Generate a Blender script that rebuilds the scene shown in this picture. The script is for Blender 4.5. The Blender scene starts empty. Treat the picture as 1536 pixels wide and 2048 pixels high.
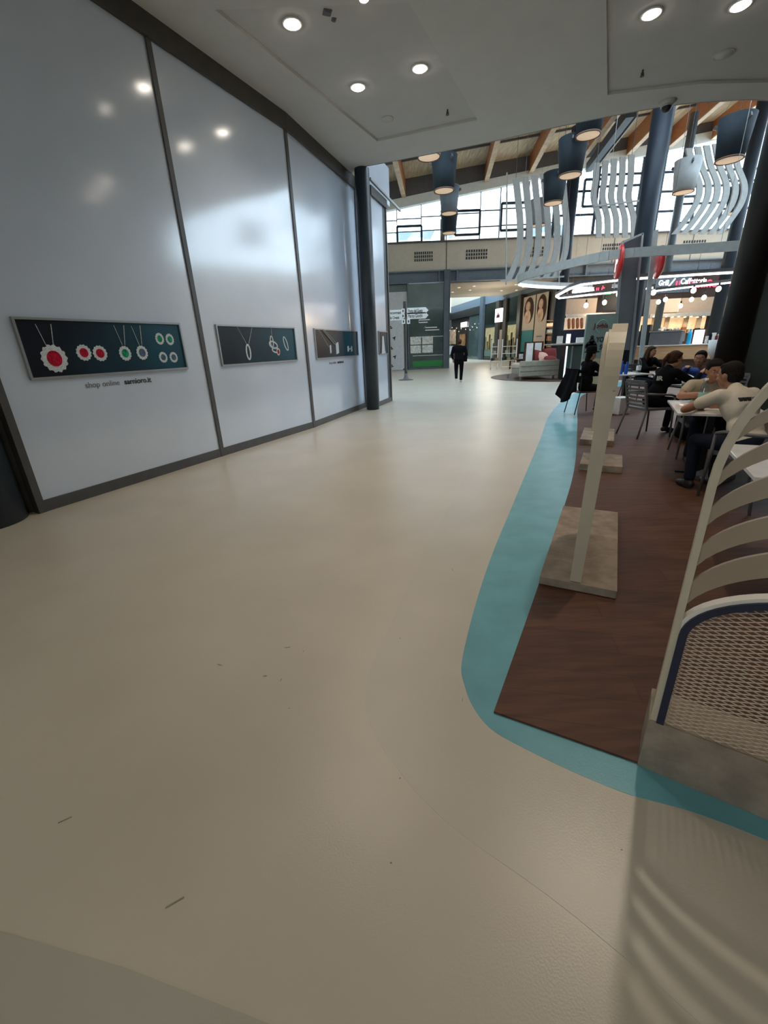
import bpy, bmesh, math, random
from mathutils import Vector, Matrix, Euler
random.seed(7)
PI = math.pi
SC = bpy.context.scene
COL = SC.collection

# ------------------------------------------------------------------ camera model
CX, CY, FOC, EYE = 768.0, 1024.0, 845.0, 1.5
_d = Vector((92, -2176, -845)).normalized()
_up = -_d
_fw = Vector((0, 0, -1)); _fh = (_fw - _fw.dot(_up) * _up).normalized()
_rt = _fh.cross(_up)
M3 = Matrix((_rt, _fh, _up))

def ray(px, py): return M3 @ Vector((px - CX, -(py - CY), -FOC))
def gp(px, py, z=0.0):
    r = ray(px, py); return Vector((0, 0, EYE)) + (z - EYE) / r.z * r
def at(px, py, Y):
    r = ray(px, py); return Vector((0, 0, EYE)) + Y / r.y * r
def onp(px, py, A, B):
    dx, dy = B[0] - A[0], B[1] - A[1]; n = (-dy, dx); r = ray(px, py)
    t = (n[0] * A[0] + n[1] * A[1]) / (n[0] * r.x + n[1] * r.y)
    return Vector((0, 0, EYE)) + t * r

cam = bpy.data.cameras.new('camera'); co = bpy.data.objects.new('camera', cam); COL.objects.link(co)
cam.sensor_fit = 'HORIZONTAL'; cam.sensor_width = 36; cam.lens = 36 * FOC / 1536
cam.clip_start = 0.05; cam.clip_end = 400
co.matrix_world = Matrix.Translation((0, 0, EYE)) @ M3.to_4x4()
SC.camera = co
SC.view_settings.view_transform = 'Standard'; SC.view_settings.look = 'None'
SC.view_settings.gamma = 1.0; SC.view_settings.exposure = 0.0
SC.view_settings.use_curve_mapping = False

# ------------------------------------------------------------------ materials
def lin(v): v /= 255.0; return v / 12.92 if v <= 0.04045 else ((v + 0.055) / 1.055) ** 2.4
def C3(r, g, b): return (lin(r), lin(g), lin(b), 1)
MATS = {}
def mat(name, col, rough=0.6, metal=0.0, var=0.06, scale=6.0, bump=0.0, coat=0.0, spec=0.5, emit=None, es=0.0, bscale=None, stretch=None, coat_rough=0.05):
    m = bpy.data.materials.new(name); m.use_nodes = True; nt = m.node_tree; b = nt.nodes['Principled BSDF']
    b.inputs['Roughness'].default_value = rough; b.inputs['Metallic'].default_value = metal
    b.inputs['Specular IOR Level'].default_value = spec
    b.inputs['Coat Weight'].default_value = coat; b.inputs['Coat Roughness'].default_value = coat_rough
    tc = nt.nodes.new('ShaderNodeTexCoord'); mp = nt.nodes.new('ShaderNodeMapping')
    nt.links.new(tc.outputs['Object'], mp.inputs['Vector'])
    if stretch: mp.inputs['Scale'].default_value = stretch
    nz = nt.nodes.new('ShaderNodeTexNoise'); nz.inputs['Scale'].default_value = scale; nz.inputs['Detail'].default_value = 4
    nt.links.new(mp.outputs['Vector'], nz.inputs['Vector'])
    rp = nt.nodes.new('ShaderNodeValToRGB')
    c0 = [max(0, x * (1 - var)) for x in col[:3]] + [1]; c1 = [min(1, x * (1 + var)) for x in col[:3]] + [1]
    rp.color_ramp.elements[0].color = c0; rp.color_ramp.elements[1].color = c1
    rp.color_ramp.elements[0].position = 0.35; rp.color_ramp.elements[1].position = 0.65
    nt.links.new(nz.outputs['Fac'], rp.inputs['Fac']); nt.links.new(rp.outputs['Color'], b.inputs['Base Color'])
    if bump:
        bm = nt.nodes.new('ShaderNodeBump'); bm.inputs['Strength'].default_value = bump; bm.inputs['Distance'].default_value = 0.01
        n2 = nt.nodes.new('ShaderNodeTexNoise'); n2.inputs['Scale'].default_value = bscale or scale * 6
        nt.links.new(mp.outputs['Vector'], n2.inputs['Vector'])
        nt.links.new(n2.outputs['Fac'], bm.inputs['Height']); nt.links.new(bm.outputs['Normal'], b.inputs['Normal'])
    if emit:
        b.inputs['Emission Color'].default_value = emit; b.inputs['Emission Strength'].default_value = es
    MATS[name] = m; return m

def glass_mat(name, tint, refl=0.12, rough=0.02):
    m = bpy.data.materials.new(name); m.use_nodes = True; nt = m.node_tree; nt.nodes.clear()
    o = nt.nodes.new('ShaderNodeOutputMaterial'); t = nt.nodes.new('ShaderNodeBsdfTransparent'); t.inputs[0].default_value = tint
    g = nt.nodes.new('ShaderNodeBsdfGlossy'); g.inputs['Roughness'].default_value = rough
    mx = nt.nodes.new('ShaderNodeMixShader'); mx.inputs[0].default_value = refl
    nt.links.new(t.outputs[0], mx.inputs[1]); nt.links.new(g.outputs[0], mx.inputs[2]); nt.links.new(mx.outputs[0], o.inputs[0])
    MATS[name] = m; return m

mat('floor_resin', (0.53, 0.475, 0.38, 1), 0.33, var=0.05, scale=1.3, bump=0.05, bscale=160, spec=0.5)
mat('floor_grey', (0.51, 0.465, 0.38, 1), 0.33, var=0.05, scale=1.3, bump=0.05, bscale=160)
mat('floor_green', (0.42, 0.40, 0.325, 1), 0.33, var=0.05, scale=1.3, bump=0.05, bscale=160)
mat('teal_resin', (0.14, 0.365, 0.42, 1), 0.3, var=0.1, scale=4, bump=0.05, bscale=150)
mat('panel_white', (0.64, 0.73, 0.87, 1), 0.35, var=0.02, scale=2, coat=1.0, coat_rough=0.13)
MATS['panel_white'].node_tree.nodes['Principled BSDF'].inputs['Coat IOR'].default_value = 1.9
mat('frame_grey', (0.085, 0.085, 0.088, 1), 0.4, var=0.1)
mat('frame_dark', (0.055, 0.048, 0.042, 1), 0.5, var=0.1)
mat('alu', (0.42, 0.43, 0.44, 1), 0.35, 0.6)
mat('ceiling_white', (0.56, 0.545, 0.51, 1), 0.8, var=0.02, scale=3)
mat('ceiling_cove', (0.52, 0.505, 0.475, 1), 0.85, var=0.02, scale=3)
mat('column_blue', (0.012, 0.021, 0.034, 1), 0.5, spec=.35, var=0.12, scale=3)
mat('column_slate', (0.035, 0.05, 0.065, 1), 0.42, var=0.12, scale=3)
mat('column_mid', (0.085, 0.11, 0.13, 1), 0.45, var=0.1, scale=3)
mat('beam_blue', (0.14, 0.18, 0.225, 1), 0.55, var=0.06)
mat('beige_panel', (0.58, 0.52, 0.43, 1), 0.7, var=0.03)
mat('cream_panel', (0.66, 0.67, 0.62, 1), 0.7, var=0.03)
mat('taupe_wall', (0.36, 0.30, 0.25, 1), 0.7, var=0.04)
mat('roof_plank', (0.62, 0.54, 0.40, 1), 0.8, var=0.22, scale=3, stretch=(6, 0.35, 1))
mat('timber', (0.42, 0.17, 0.065, 1), 0.55, var=0.2, scale=3, stretch=(8, 0.4, 8))
mat('timber_edge', (0.62, 0.46, 0.30, 1), 0.6, var=0.15, scale=3)
mat('grey_dark', (0.13, 0.13, 0.14, 1), 0.7)
mat('black', (0.012, 0.012, 0.013, 1), 0.45)
mat('black_cloth', (0.006, 0.006, 0.008, 1), 0.95, spec=.08, bump=0.3, scale=20)
mat('navy', (0.010, 0.012, 0.035, 1), 0.45)
mat('white_paint', (0.72, 0.70, 0.66, 1), 0.4)
mat('screen_cream', (0.52, 0.44, 0.32, 1), 0.4, var=0.04)
mat('screen_cream_lit', (0.74, 0.68, 0.58, 1), 0.4, var=0.04)  # the screen cream made paler, light on the arch top put into the colour
mat('slat_taupe', (0.33, 0.245, 0.17, 1), 0.45, var=0.05)
mat('hang_white', (0.40, 0.42, 0.42, 1), 0.6)
mat('concrete', (0.27, 0.21, 0.155, 1), 0.75, var=0.22, scale=9, bump=0.3)
mat('lamp_dark', (0.018, 0.029, 0.040, 1), 0.75, spec=.3)
mat('lamp_mid', (0.14, 0.18, 0.22, 1), 0.6)
mat('lamp_light', (0.42, 0.45, 0.46, 1), 0.6)
mat('lamp_inner', (0.75, 0.6, 0.45, 1), 0.6, emit=(1, 0.72, 0.5, 1), es=0.35)
mat('lamp_edge', (0.16, 0.09, 0.06, 1), 0.6)
mat('lamp_rim', (0.85, 0.75, 0.6, 1), 0.5, emit=(1, 0.8, 0.55, 1), es=0.8)
mat('led', (1, 1, 1, 1), 0.5, emit=(1, 0.93, 0.95, 1), es=5)
mat('led_cool', (1, 1, 1, 1), 0.5, emit=(0.75, 0.9, 1, 1), es=1.3)
mat('bulb', (1, 1, 1, 1), 0.5, emit=(1, 0.78, 0.55, 1), es=7)
mat('downlight_glow', (1, 1, 1, 1), 0.5, emit=(1, 0.9, 0.78, 1), es=22)
mat('sign_white', (1, 1, 1, 1), 0.5, emit=(0.95, 0.97, 1, 1), es=1.5)
mat('sign_red', (0.8, 0.05, 0.08, 1), 0.5, emit=(1, 0.1, 0.22, 1), es=1.1)
mat('sign_green', (0.05, 0.6, 0.15, 1), 0.5, emit=(0.1, 0.8, 0.2, 1), es=0.5)
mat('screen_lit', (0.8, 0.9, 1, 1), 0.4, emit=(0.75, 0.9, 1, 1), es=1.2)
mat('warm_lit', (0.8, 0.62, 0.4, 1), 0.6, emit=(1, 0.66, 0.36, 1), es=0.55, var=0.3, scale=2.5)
mat('red_plastic', (0.55, 0.02, 0.02, 1), 0.35)
mat('white_matt', (0.75, 0.76, 0.76, 1), 0.55)
mat('banner_white', (0.55, 0.57, 0.60, 1), 0.7)
mat('ink', (0.02, 0.02, 0.025, 1), 0.6)
mat('ink_grey', (0.20, 0.21, 0.24, 1), 0.6)
mat('green_strip', (0.02, 0.22, 0.05, 1), 0.6)
mat('glass_dark_panel', (0.075, 0.105, 0.10, 1), 0.12, var=0.25, scale=0.6, coat=0.5)
mat('paper', (0.62, 0.63, 0.60, 1), 0.7, var=0.3, scale=12)
mat('teal_print', (0.02, 0.20, 0.22, 1), 0.6)
mat('beige_print', (0.55, 0.46, 0.36, 1), 0.6)
mat('photo_brown', (0.33, 0.15, 0.06, 1), 0.6, var=0.8, scale=1.6, stretch=(3, 3, 0.8))
mat('photo_skin', (0.60, 0.38, 0.24, 1), 0.6, var=0.3, scale=2)
mat('dark_shop', (0.035, 0.03, 0.025, 1), 0.35, var=0.3)
mat('shelf_wood', (0.35, 0.20, 0.09, 1), 0.6)
mat('counter_wood', (0.52, 0.32, 0.17, 1), 0.45, var=0.12, scale=2, stretch=(1, 1, 10))
mat('steel', (0.5, 0.5, 0.5, 1), 0.3, 0.8)
mat('sausage', (0.38, 0.12, 0.04, 1), 0.4)
mat('totem_grey', (0.20, 0.255, 0.235, 1), 0.6, var=0.04)
mat('totem_tan', (0.45, 0.34, 0.22, 1), 0.6)
mat('sofa_grey', (0.40, 0.37, 0.31, 1), 0.8, var=0.08)
mat('sofa_seat', (0.62, 0.50, 0.40, 1), 0.8)
mat('cushion_red', (0.15, 0.014, 0.012, 1), 0.85)
mat('cushion_pink', (0.60, 0.36, 0.28, 1), 0.85)
mat('dark_wood', (0.06, 0.025, 0.015, 1), 0.5)
mat('chair_grey', (0.11, 0.11, 0.115, 1), 0.45)
mat('chair_blue', (0.05, 0.10, 0.14, 1), 0.5)
mat('skin', (0.52, 0.27, 0.17, 1), 0.5, var=0.08, scale=12)
mat('skin_tan', (0.36, 0.165, 0.095, 1), 0.5, var=0.08, scale=12)
mat('hair_black', (0.010, 0.008, 0.007, 1), 0.75, spec=.15, var=0.4, scale=60, bump=0.5)
mat('hair_brown', (0.055, 0.022, 0.011, 1), 0.7, spec=.2, var=0.5, scale=60, bump=0.5)
mat('shirt_beige', (0.60, 0.53, 0.43, 1), 0.85, bump=0.25, scale=8)
mat('shirt_khaki', (0.40, 0.34, 0.24, 1), 0.85, bump=0.25, scale=8)
mat('shirt_blue', (0.012, 0.05, 0.26, 1), 0.8, bump=0.25, scale=8)
mat('jeans', (0.009, 0.012, 0.022, 1), 0.9, spec=.15)
mat('shoe_light', (0.55, 0.55, 0.55, 1), 0.6)
mat('eye', (0.02, 0.012, 0.01, 1), 0.2)
mat('eye_white', (0.8, 0.78, 0.74, 1), 0.3)
mat('lip', (0.40, 0.13, 0.10, 1), 0.5)
mat('jewel_silver', (0.62, 0.66, 0.70, 1), 0.45, var=0.25, scale=120)
mat('jewel_red', (0.45, 0.005, 0.03, 1), 0.25, var=0.4, scale=40)
mat('jewel_green', (0.01, 0.28, 0.14, 1), 0.25, var=0.4, scale=40)
mat('jewel_blue', (0.08, 0.14, 0.22, 1), 0.25, var=0.4, scale=40)
mat('bottle_blue', (0.02, 0.12, 0.62, 1), 0.2)
mat('bottle_cyan', (0.02, 0.42, 0.75, 1), 0.2)
mat('water_plastic', (0.55, 0.58, 0.60, 1), 0.15)
mat('label_green', (0.25, 0.55, 0.48, 1), 0.5)
mat('table_white', (0.75, 0.74, 0.72, 1), 0.3, coat=0.3)
mat('mesh_cream', (0.46, 0.38, 0.30, 1), 0.5)
mat('smudge', (0.27, 0.24, 0.18, 1), 0.6, var=0.3)
glass_mat('glass_clear', (0.93, 0.97, 1, 1), 0.10)
glass_mat('glass_bottle', (0.75, 0.82, 0.85, 1), 0.18)
glass_mat('glass_shop', (0.75, 0.82, 0.80, 1), 0.10)

def wood_floor():
    m = bpy.data.materials.new('wood_deck'); m.use_nodes = True; nt = m.node_tree; b = nt.nodes['Principled BSDF']
    tc = nt.nodes.new('ShaderNodeTexCoord'); mp = nt.nodes.new('ShaderNodeMapping'); mp.inputs['Rotation'].default_value = (0, 0, math.radians(12))
    br = nt.nodes.new('ShaderNodeTexBrick'); br.inputs['Scale'].default_value = 1; br.offset = 0.4
    br.inputs['Brick Width'].default_value = 1.3; br.inputs['Row Height'].default_value = 0.16; br.inputs['Mortar Size'].default_value = 0.002
    br.inputs['Color1'].default_value = (0.075, 0.030, 0.015, 1); br.inputs['Color2'].default_value = (0.098, 0.040, 0.020, 1); br.inputs['Mortar'].default_value = (0.05, 0.02, 0.012, 1)
    nz = nt.nodes.new('ShaderNodeTexNoise'); nz.inputs['Scale'].default_value = 3; nz.inputs['Detail'].default_value = 6
    m2 = nt.nodes.new('ShaderNodeMapping'); m2.inputs['Scale'].default_value = (1, 9, 1); m2.inputs['Rotation'].default_value = (0, 0, math.radians(12))
    mx = nt.nodes.new('ShaderNodeMixRGB'); mx.blend_type = 'OVERLAY'; mx.inputs[0].default_value = 0.75
    nt.links.new(tc.outputs['Object'], mp.inputs['Vector']); nt.links.new(tc.outputs['Object'], m2.inputs['Vector'])
    nt.links.new(mp.outputs['Vector'], br.inputs['Vector']); nt.links.new(m2.outputs['Vector'], nz.inputs['Vector'])
    nt.links.new(br.outputs['Color'], mx.inputs[1]); nt.links.new(nz.outputs['Fac'], mx.inputs[2]); nt.links.new(mx.outputs[0], b.inputs['Base Color'])
    b.inputs['Roughness'].default_value = 0.55; b.inputs['Specular IOR Level'].default_value = .3
    MATS['wood_deck'] = m
wood_floor()

def gradient_print():
    # the printed backdrop of the jewellery posters: near-black ink running into petrol blue
    m = bpy.data.materials.new('print_petrol'); m.use_nodes = True; nt = m.node_tree; b = nt.nodes['Principled BSDF']
    tc = nt.nodes.new('ShaderNodeTexCoord'); sp = nt.nodes.new('ShaderNodeSeparateXYZ'); nt.links.new(tc.outputs['Generated'], sp.inputs[0])
    nz = nt.nodes.new('ShaderNodeTexNoise'); nz.inputs['Scale'].default_value = 1.2; nt.links.new(tc.outputs['Object'], nz.inputs['Vector'])
    ad = nt.nodes.new('ShaderNodeMath'); ad.operation = 'MULTIPLY'; nt.links.new(sp.outputs['X'], ad.inputs[0]); nt.links.new(nz.outputs['Fac'], ad.inputs[1])
    rp = nt.nodes.new('ShaderNodeValToRGB'); e = rp.color_ramp.elements
    e[0].color = (0.003, 0.006, 0.014, 1); e[0].position = 0.08; e[1].color = (0.003, 0.065, 0.105, 1); e[1].position = 0.5
    nt.links.new(ad.outputs[0], rp.inputs['Fac']); nt.links.new(rp.outputs[0], b.inputs['Base Color']); b.inputs['Roughness'].default_value = 0.3
    MATS['print_petrol'] = m
gradient_print()
MT = MATS

# ------------------------------------------------------------------ mesh builder
def wloc(o):
    v = Vector((0, 0, 0))
    while o: v += o.location; o = o.parent
    return v
class MB:
    def __init__(s): s.v = []; s.f = []; s.mi = []; s.cur = 0; s.sm = []
        # s.cur = current material slot
    def add(s, vs, fs, smooth=False):
        n = len(s.v); s.v += [Vector(v) for v in vs]; s.f += [tuple(i + n for i in f) for f in fs]
        s.mi += [s.cur] * len(fs); s.sm += [smooth] * len(fs); return s
    def box(s, c, size, rz=0, R=None):
        x, y, z = [k / 2 for k in size]; vs = [Vector((a, b, d)) for a in (-x, x) for b in (-y, y) for d in (-z, z)]
        R = R or Matrix.Rotation(rz, 3, 'Z')
        return s.add([Vector(c) + R @ v for v in vs], [(0, 1, 3, 2), (4, 6, 7, 5), (0, 4, 5, 1), (2, 3, 7, 6), (0, 2, 6, 4), (1, 5, 7, 3)])
    def ext(s, poly, vec, smooth=False):
        n = len(poly); vec = Vector(vec); p = [Vector(q) for q in poly]
        s.add(p + [q + vec for q in p], [tuple(range(n))[::-1], tuple(range(n, 2 * n))] )
        k = len(s.v) - 2 * n
        for i in range(n):
            j = (i + 1) % n; s.f.append((k + i, k + j, k + n + j, k + n + i)); s.mi.append(s.cur); s.sm.append(smooth)
        return s
    def bar(s, a, b, w, h, up=(0, 0, 1)):
        a = Vector(a); b = Vector(b); d = (b - a).normalized(); up = Vector(up)
        if abs(d.dot(up)) > 0.98: up = Vector((0, 1, 0))
        sx = d.cross(up).normalized() * w / 2; sz = sx.cross(d).normalized() * h / 2
        return s.ext([a - sx - sz, a + sx - sz, a + sx + sz, a - sx + sz], b - a)
    def tube(s, pts, r, seg=10, cap=True):
        pts = [Vector(p) for p in pts]; n = len(pts); rs = r if isinstance(r, (list, tuple)) else [r] * n; k = len(s.v); ref = None
        for i, p in enumerate(pts):
            t = (pts[min(i + 1, n - 1)] - pts[max(i - 1, 0)]).normalized()
            if ref is None: ref = Vector((0, 0, 1)) if abs(t.z) < 0.9 else Vector((1, 0, 0))
            u = t.cross(ref).normalized(); w = u.cross(t).normalized(); ref = w if abs(t.dot(w)) < .9 else ref
            for q in range(seg):
                a = 2 * PI * q / seg; s.v.append(p + (u * math.cos(a) + w * math.sin(a)) * rs[i])
        for i in range(n - 1):
            for q in range(seg):
                q2 = (q + 1) % seg; s.f.append((k + i * seg + q, k + i * seg + q2, k + (i + 1) * seg + q2, k + (i + 1) * seg + q)); s.mi.append(s.cur); s.sm.append(True)
        if cap:
            s.f.append(tuple(k + q for q in range(seg))[::-1]); s.f.append(tuple(k + (n - 1) * seg + q for q in range(seg))); s.mi += [s.cur] * 2; s.sm += [False] * 2
        return s
    def lathe(s, c, prof, seg=32, axis=None):
        c = Vector(c); k = len(s.v); n = len(prof); R = Vector((0, 0, 1)).rotation_difference(Vector(axis)).to_matrix() if axis else Matrix.Identity(3)
        for r, z in prof:
            for q in range(seg):
                a = 2 * PI * q / seg; s.v.append(c + R @ Vector((r * math.cos(a), r * math.sin(a), z)))
        for i in range(n - 1):
            for q in range(seg):
                q2 = (q + 1) % seg; s.f.append((k + i * seg + q, k + i * seg + q2, k + (i + 1) * seg + q2, k + (i + 1) * seg + q)); s.mi.append(s.cur); s.sm.append(True)
        if prof[0][0] > 1e-5: s.f.append(tuple(k + q for q in range(seg))[::-1]); s.mi.append(s.cur); s.sm.append(False)
        if prof[-1][0] > 1e-5: s.f.append(tuple(k + (n - 1) * seg + q for q in range(seg))); s.mi.append(s.cur); s.sm.append(False)
        return s
    def cyl(s, c, r, h, seg=32, r2=None, axis=None): return s.lathe(c, [(r, 0), (r if r2 is None else r2, h)], seg, axis)
    def ball(s, c, rad, seg=16, rings=10, R=None):
        rad = Vector((rad,) * 3) if isinstance(rad, (int, float)) else Vector(rad); c = Vector(c); R = R or Matrix.Identity(3); k = len(s.v)
        s.v.append(c + R @ Vector((0, 0, -rad.z)))
        for i in range(1, rings):
            ph = -PI / 2 + PI * i / rings
            for q in range(seg):
                a = 2 * PI * q / seg; s.v.append(c + R @ Vector((rad.x * math.cos(ph) * math.cos(a), rad.y * math.cos(ph) * math.sin(a), rad.z * math.sin(ph))))
        s.v.append(c + R @ Vector((0, 0, rad.z))); top = len(s.v) - 1
        F = []
        for q in range(seg):
            q2 = (q + 1) % seg; F.append((k, k + 1 + q2, k + 1 + q)); F.append((top, k + 1 + (rings - 2) * seg + q, k + 1 + (rings - 2) * seg + q2))
            for i in range(rings - 2): F.append((k + 1 + i * seg + q, k + 1 + i * seg + q2, k + 1 + (i + 1) * seg + q2, k + 1 + (i + 1) * seg + q))
        s.f += F; s.mi += [s.cur] * len(F); s.sm += [True] * len(F); return s
    def cap(s, a, b, ra, rb, seg=12):
        # tapered capsule with round ends
        a = Vector(a); b = Vector(b); s.ball(a, ra, seg, 8); s.ball(b, rb, seg, 8)
        L = (b - a).length
        if L > 1e-4: s.lathe(a, [(ra * .999, 0), (rb * .999, L)], seg, b - a)
        return s
    def mesh(s, name, mats, off):
        me = bpy.data.meshes.new(name); me.from_pydata([v - off for v in s.v], [], s.f)
        for m in (mats if isinstance(mats, (list, tuple)) else [mats]): me.materials.append(MT[m])
        me.polygons.foreach_set('material_index', s.mi); me.polygons.foreach_set('use_smooth', s.sm)
        bm = bmesh.new(); bm.from_mesh(me); bmesh.ops.recalc_face_normals(bm, faces=bm.faces); bm.to_mesh(me); bm.free()
        me.update(); return me
    def build(s, name, mats, parent=None, local=False, voxel=None, bevel=0, org=None):
        if parent is not None: off = Vector((0, 0, 0)) if local else wloc(parent)
        elif org is not None: off = Vector(org)
        else:
            xs = [v.x for v in s.v]; ys = [v.y for v in s.v]; zs = [v.z for v in s.v]
            off = Vector(((min(xs) + max(xs)) / 2, (min(ys) + max(ys)) / 2, min(zs)))
        me = s.mesh(name, mats, off); o = bpy.data.objects.new(name, me); COL.objects.link(o)
        if parent is not None: o.parent = parent
        else: o.location = off
        if voxel:
            r = o.modifiers.new('r', 'REMESH'); r.mode = 'VOXEL'; r.voxel_size = voxel; r.use_smooth_shade = True
            sm = o.modifiers.new('s', 'SMOOTH'); sm.iterations = 4; sm.factor = 0.5
        if bevel:
            b = o.modifiers.new('b', 'BEVEL'); b.width = bevel; b.segments = 2; b.limit_method = 'ANGLE'
        if voxel: bake(o)
        return o
def bake(o):
    bpy.context.view_layer.update()
    dg = bpy.context.evaluated_depsgraph_get(); me = bpy.data.meshes.new_from_object(o.evaluated_get(dg)); old = o.data
    o.modifiers.clear(); o.data = me
    if not me.materials and old.materials: me.materials.append(old.materials[0])
def thing(name, label, cat, loc=(0, 0, 0), rz=0, group=None):
    o = bpy.data.objects.new(name, None); o.empty_display_size = 0.1; COL.objects.link(o); o.location = loc; o.rotation_euler = (0, 0, rz)
    o['label'] = label; o['category'] = cat
    if group: o['group'] = group
    return o
def tag(o, label, cat, group=None, kind=None):
    o['label'] = label; o['category'] = cat
    if group: o['group'] = group
    if kind: o['kind'] = kind
    return o
def struct(o, label=None):
    o['kind'] = 'structure'
    if label: o['label'] = label
    return o
def copy_tree(o, loc=None, rz=None, label=None, parent=None):
    c = o.copy(); COL.objects.link(c); c.parent = parent
    if loc is not None: c.location = loc
    if rz is not None: c.rotation_euler = (0, 0, rz)
    if label: c['label'] = label
    for ch in list(o.children): copy_tree(ch, parent=c)
    return c
def lettering(s, size, m, name, parent, org, xd, yd=(0, 0, 1), ext=0.002, local=False, align='LEFT', bold=0.0, sx=1.0):
    cu = bpy.data.curves.new(name, 'FONT'); cu.body = s; cu.size = size; cu.align_x = align; cu.offset = bold
    t = bpy.data.objects.new(name, cu); COL.objects.link(t); bpy.context.view_layer.update()
    me = bpy.data.meshes.new_from_object(t.evaluated_get(bpy.context.evaluated_depsgraph_get()))
    bpy.data.objects.remove(t); xd = Vector(xd).normalized(); yd = Vector(yd).normalized(); n = xd.cross(yd)
    org = Vector(org); off = Vector((0, 0, 0)) if (local or parent is None) else wloc(parent)
    base = org if parent is None else off
    mb = MB(); vs = [org + xd * v.co.x * sx + yd * v.co.y for v in me.vertices]; fs = [tuple(p.vertices) for p in me.polygons]
    k = len(vs); allv = [v + n * ext for v in vs] + [v for v in vs]
    mb.add(allv, fs + [tuple(i + k for i in f)[::-1] for f in fs])
    bm_edges = {}
    for f in fs:
        for i in range(len(f)):
            e = (f[i], f[(i + 1) % len(f)]); key = tuple(sorted(e)); bm_edges[key] = bm_edges.get(key, []) + [e]
    mb.add([], [])
    for key, es in bm_edges.items():
        if len(es) == 1: a, b = es[0]; mb.f.append((a, b, b + k, a + k)); mb.mi.append(0); mb.sm.append(False)
    o = mb.build(name, m, parent, local=local, org=org if parent is None else None)
    return o
def arc(c, r, a0, a1, n): return [(c[0] + r * math.cos(a0 + (a1 - a0) * i / n), c[1] + r * math.sin(a0 + (a1 - a0) * i / n)) for i in range(n + 1)]

# ================================================================== SETTING
FY = 31.5                       # the far facade stands 31.5 m away
ZB, ZP, ZC = 5.39, 6.1, 7.68    # beam bottom, panel bottom, panel top
def slab(name, pts, z0, z1, m, **k): return MB().ext([(p[0], p[1], z0) for p in pts], (0, 0, z1 - z0)).build(name, m, **k)

floor = struct(slab('floor', [(-9, -8), (27, -8), (27, 62), (-9, 62)], -0.2, 0, 'floor_resin', org=(0, 0, 0)), 'cream resin mall floor')
def smooth(pts, n=8):
    out = []; P = [Vector(p) for p in pts]
    for i in range(len(P) - 1):
        a, b, c, d = P[max(i - 1, 0)], P[i], P[i + 1], P[min(i + 2, len(P) - 1)]
        for k in range(n):
            t = k / n; out.append(0.5 * ((2 * b) + (c - a) * t + (2 * a - 5 * b + 4 * c - d) * t * t + (3 * b - a - 3 * c + d) * t ** 3))
    return out + [P[-1]]
fd = Vector((0.853, -0.522))
deck_left = [Vector((0.44, 1.39)), Vector((1.0, 2.41)), Vector((1.67, 3.66)), Vector((2.48, 5.25)), Vector((3.72, 7.98)), Vector((4.9, 10.6)), Vector((6.2, 12.9)), Vector((8.5, 14.6)), Vector((13, 15.6)), Vector((19, 16))]
far_front = Vector((1.24, .905)) + Vector((.823, -.568)) * 9
teal_out = [far_front + Vector((-.1, -.1)), Vector((2.2, 0.14)), Vector((1.17, 0.85)), Vector((0.79, 1.03)), Vector((0.52, 1.21)), Vector((0.39, 1.34)), Vector((0.345, 1.55)), Vector((0.395, 1.82)), Vector((0.74, 2.71)), Vector((1.34, 4.05)), Vector((2.59, 6.81)), Vector((3.69, 9.27)), Vector((5.2, 12.0)), Vector((7.2, 14.6)), Vector((10, 16.2)), Vector((19, 17))]
teal_s = smooth(teal_out)
def region(name, pts, z1, m, label=None): return struct(slab(name, pts, 0.0, z1, m, org=(0, 0, 0)), label)
grey_out = [Vector((6, -5.5)), Vector((1.2, -0.1)), Vector((0.55, 0.62)), Vector(gp(900, 1650)[:2]), Vector(gp(790, 1530)[:2]), Vector(gp(733, 1430)[:2]), Vector(gp(740, 1340)[:2]), Vector(gp(785, 1240)[:2]), Vector(gp(850, 1100)[:2]), Vector(gp(905, 1000)[:2]), Vector(gp(960, 900)[:2]), Vector(gp(1010, 830)[:2]), Vector((5.4, 15)), Vector((9, 18))]
region('trim_1', smooth(grey_out) + [Vector((19, 18)), Vector((19, -5))], 0.001, 'floor_grey', 'greyer resin band')
region('trim_2', [Vector(gp(0, 1862)[:2]), Vector(gp(250, 1935)[:2]), Vector(gp(540, 2048)[:2]), Vector((0.3, -0.6)), Vector((-3, -1.2)), Vector((-3, 0.9))], 0.001, 'floor_green', 'grey green resin area')
region('trim_3', teal_s + [Vector((19, 16)), Vector((14, -4))], 0.002, 'teal_resin', 'teal resin band around the wooden deck')
region('trim_4', smooth(deck_left) + [Vector((25, 16)), Vector((25, -8)), far_front, Vector((1.24, .905)), Vector((.915, 1.128))], 0.012, 'wood_deck', 'brown wooden deck of the seating area')
oval = [(8.6 + 3.4 * math.cos(t * PI / 24), 20.0 + 0.0 + 3.3 * math.sin(t * PI / 24)) for t in range(48)]
region('trim_5', [Vector(p) for p in oval], 0.012, 'dark_wood', 'dark oval floor patch under the sofa')
mk = MB()
for (x, y, l, a) in [(575, 1295, .03, .1), (607, 1303, .008, 0), (440, 1330, .03, -.4), (530, 1352, .018, .1), (562, 1360, .015, 1.2), (925, 1400, .02, 1.3), (945, 1305, .006, 0), (905, 1140, .03, 1.5), (350, 1805, .05, .5), (130, 1640, .04, .5), (800, 1277, .01, 1), (1243, 1700, .006, 0), (782, 1726, .006, 0), (800, 1557, .006, .3), (578, 1417, .006, .4)]:
    p = gp(x, y); mk.box((p.x, p.y, 0.0015), (l, max(.0035, l * .09), 0.001), a)
mk.build('scuff_marks', 'smudge', floor)

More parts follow.
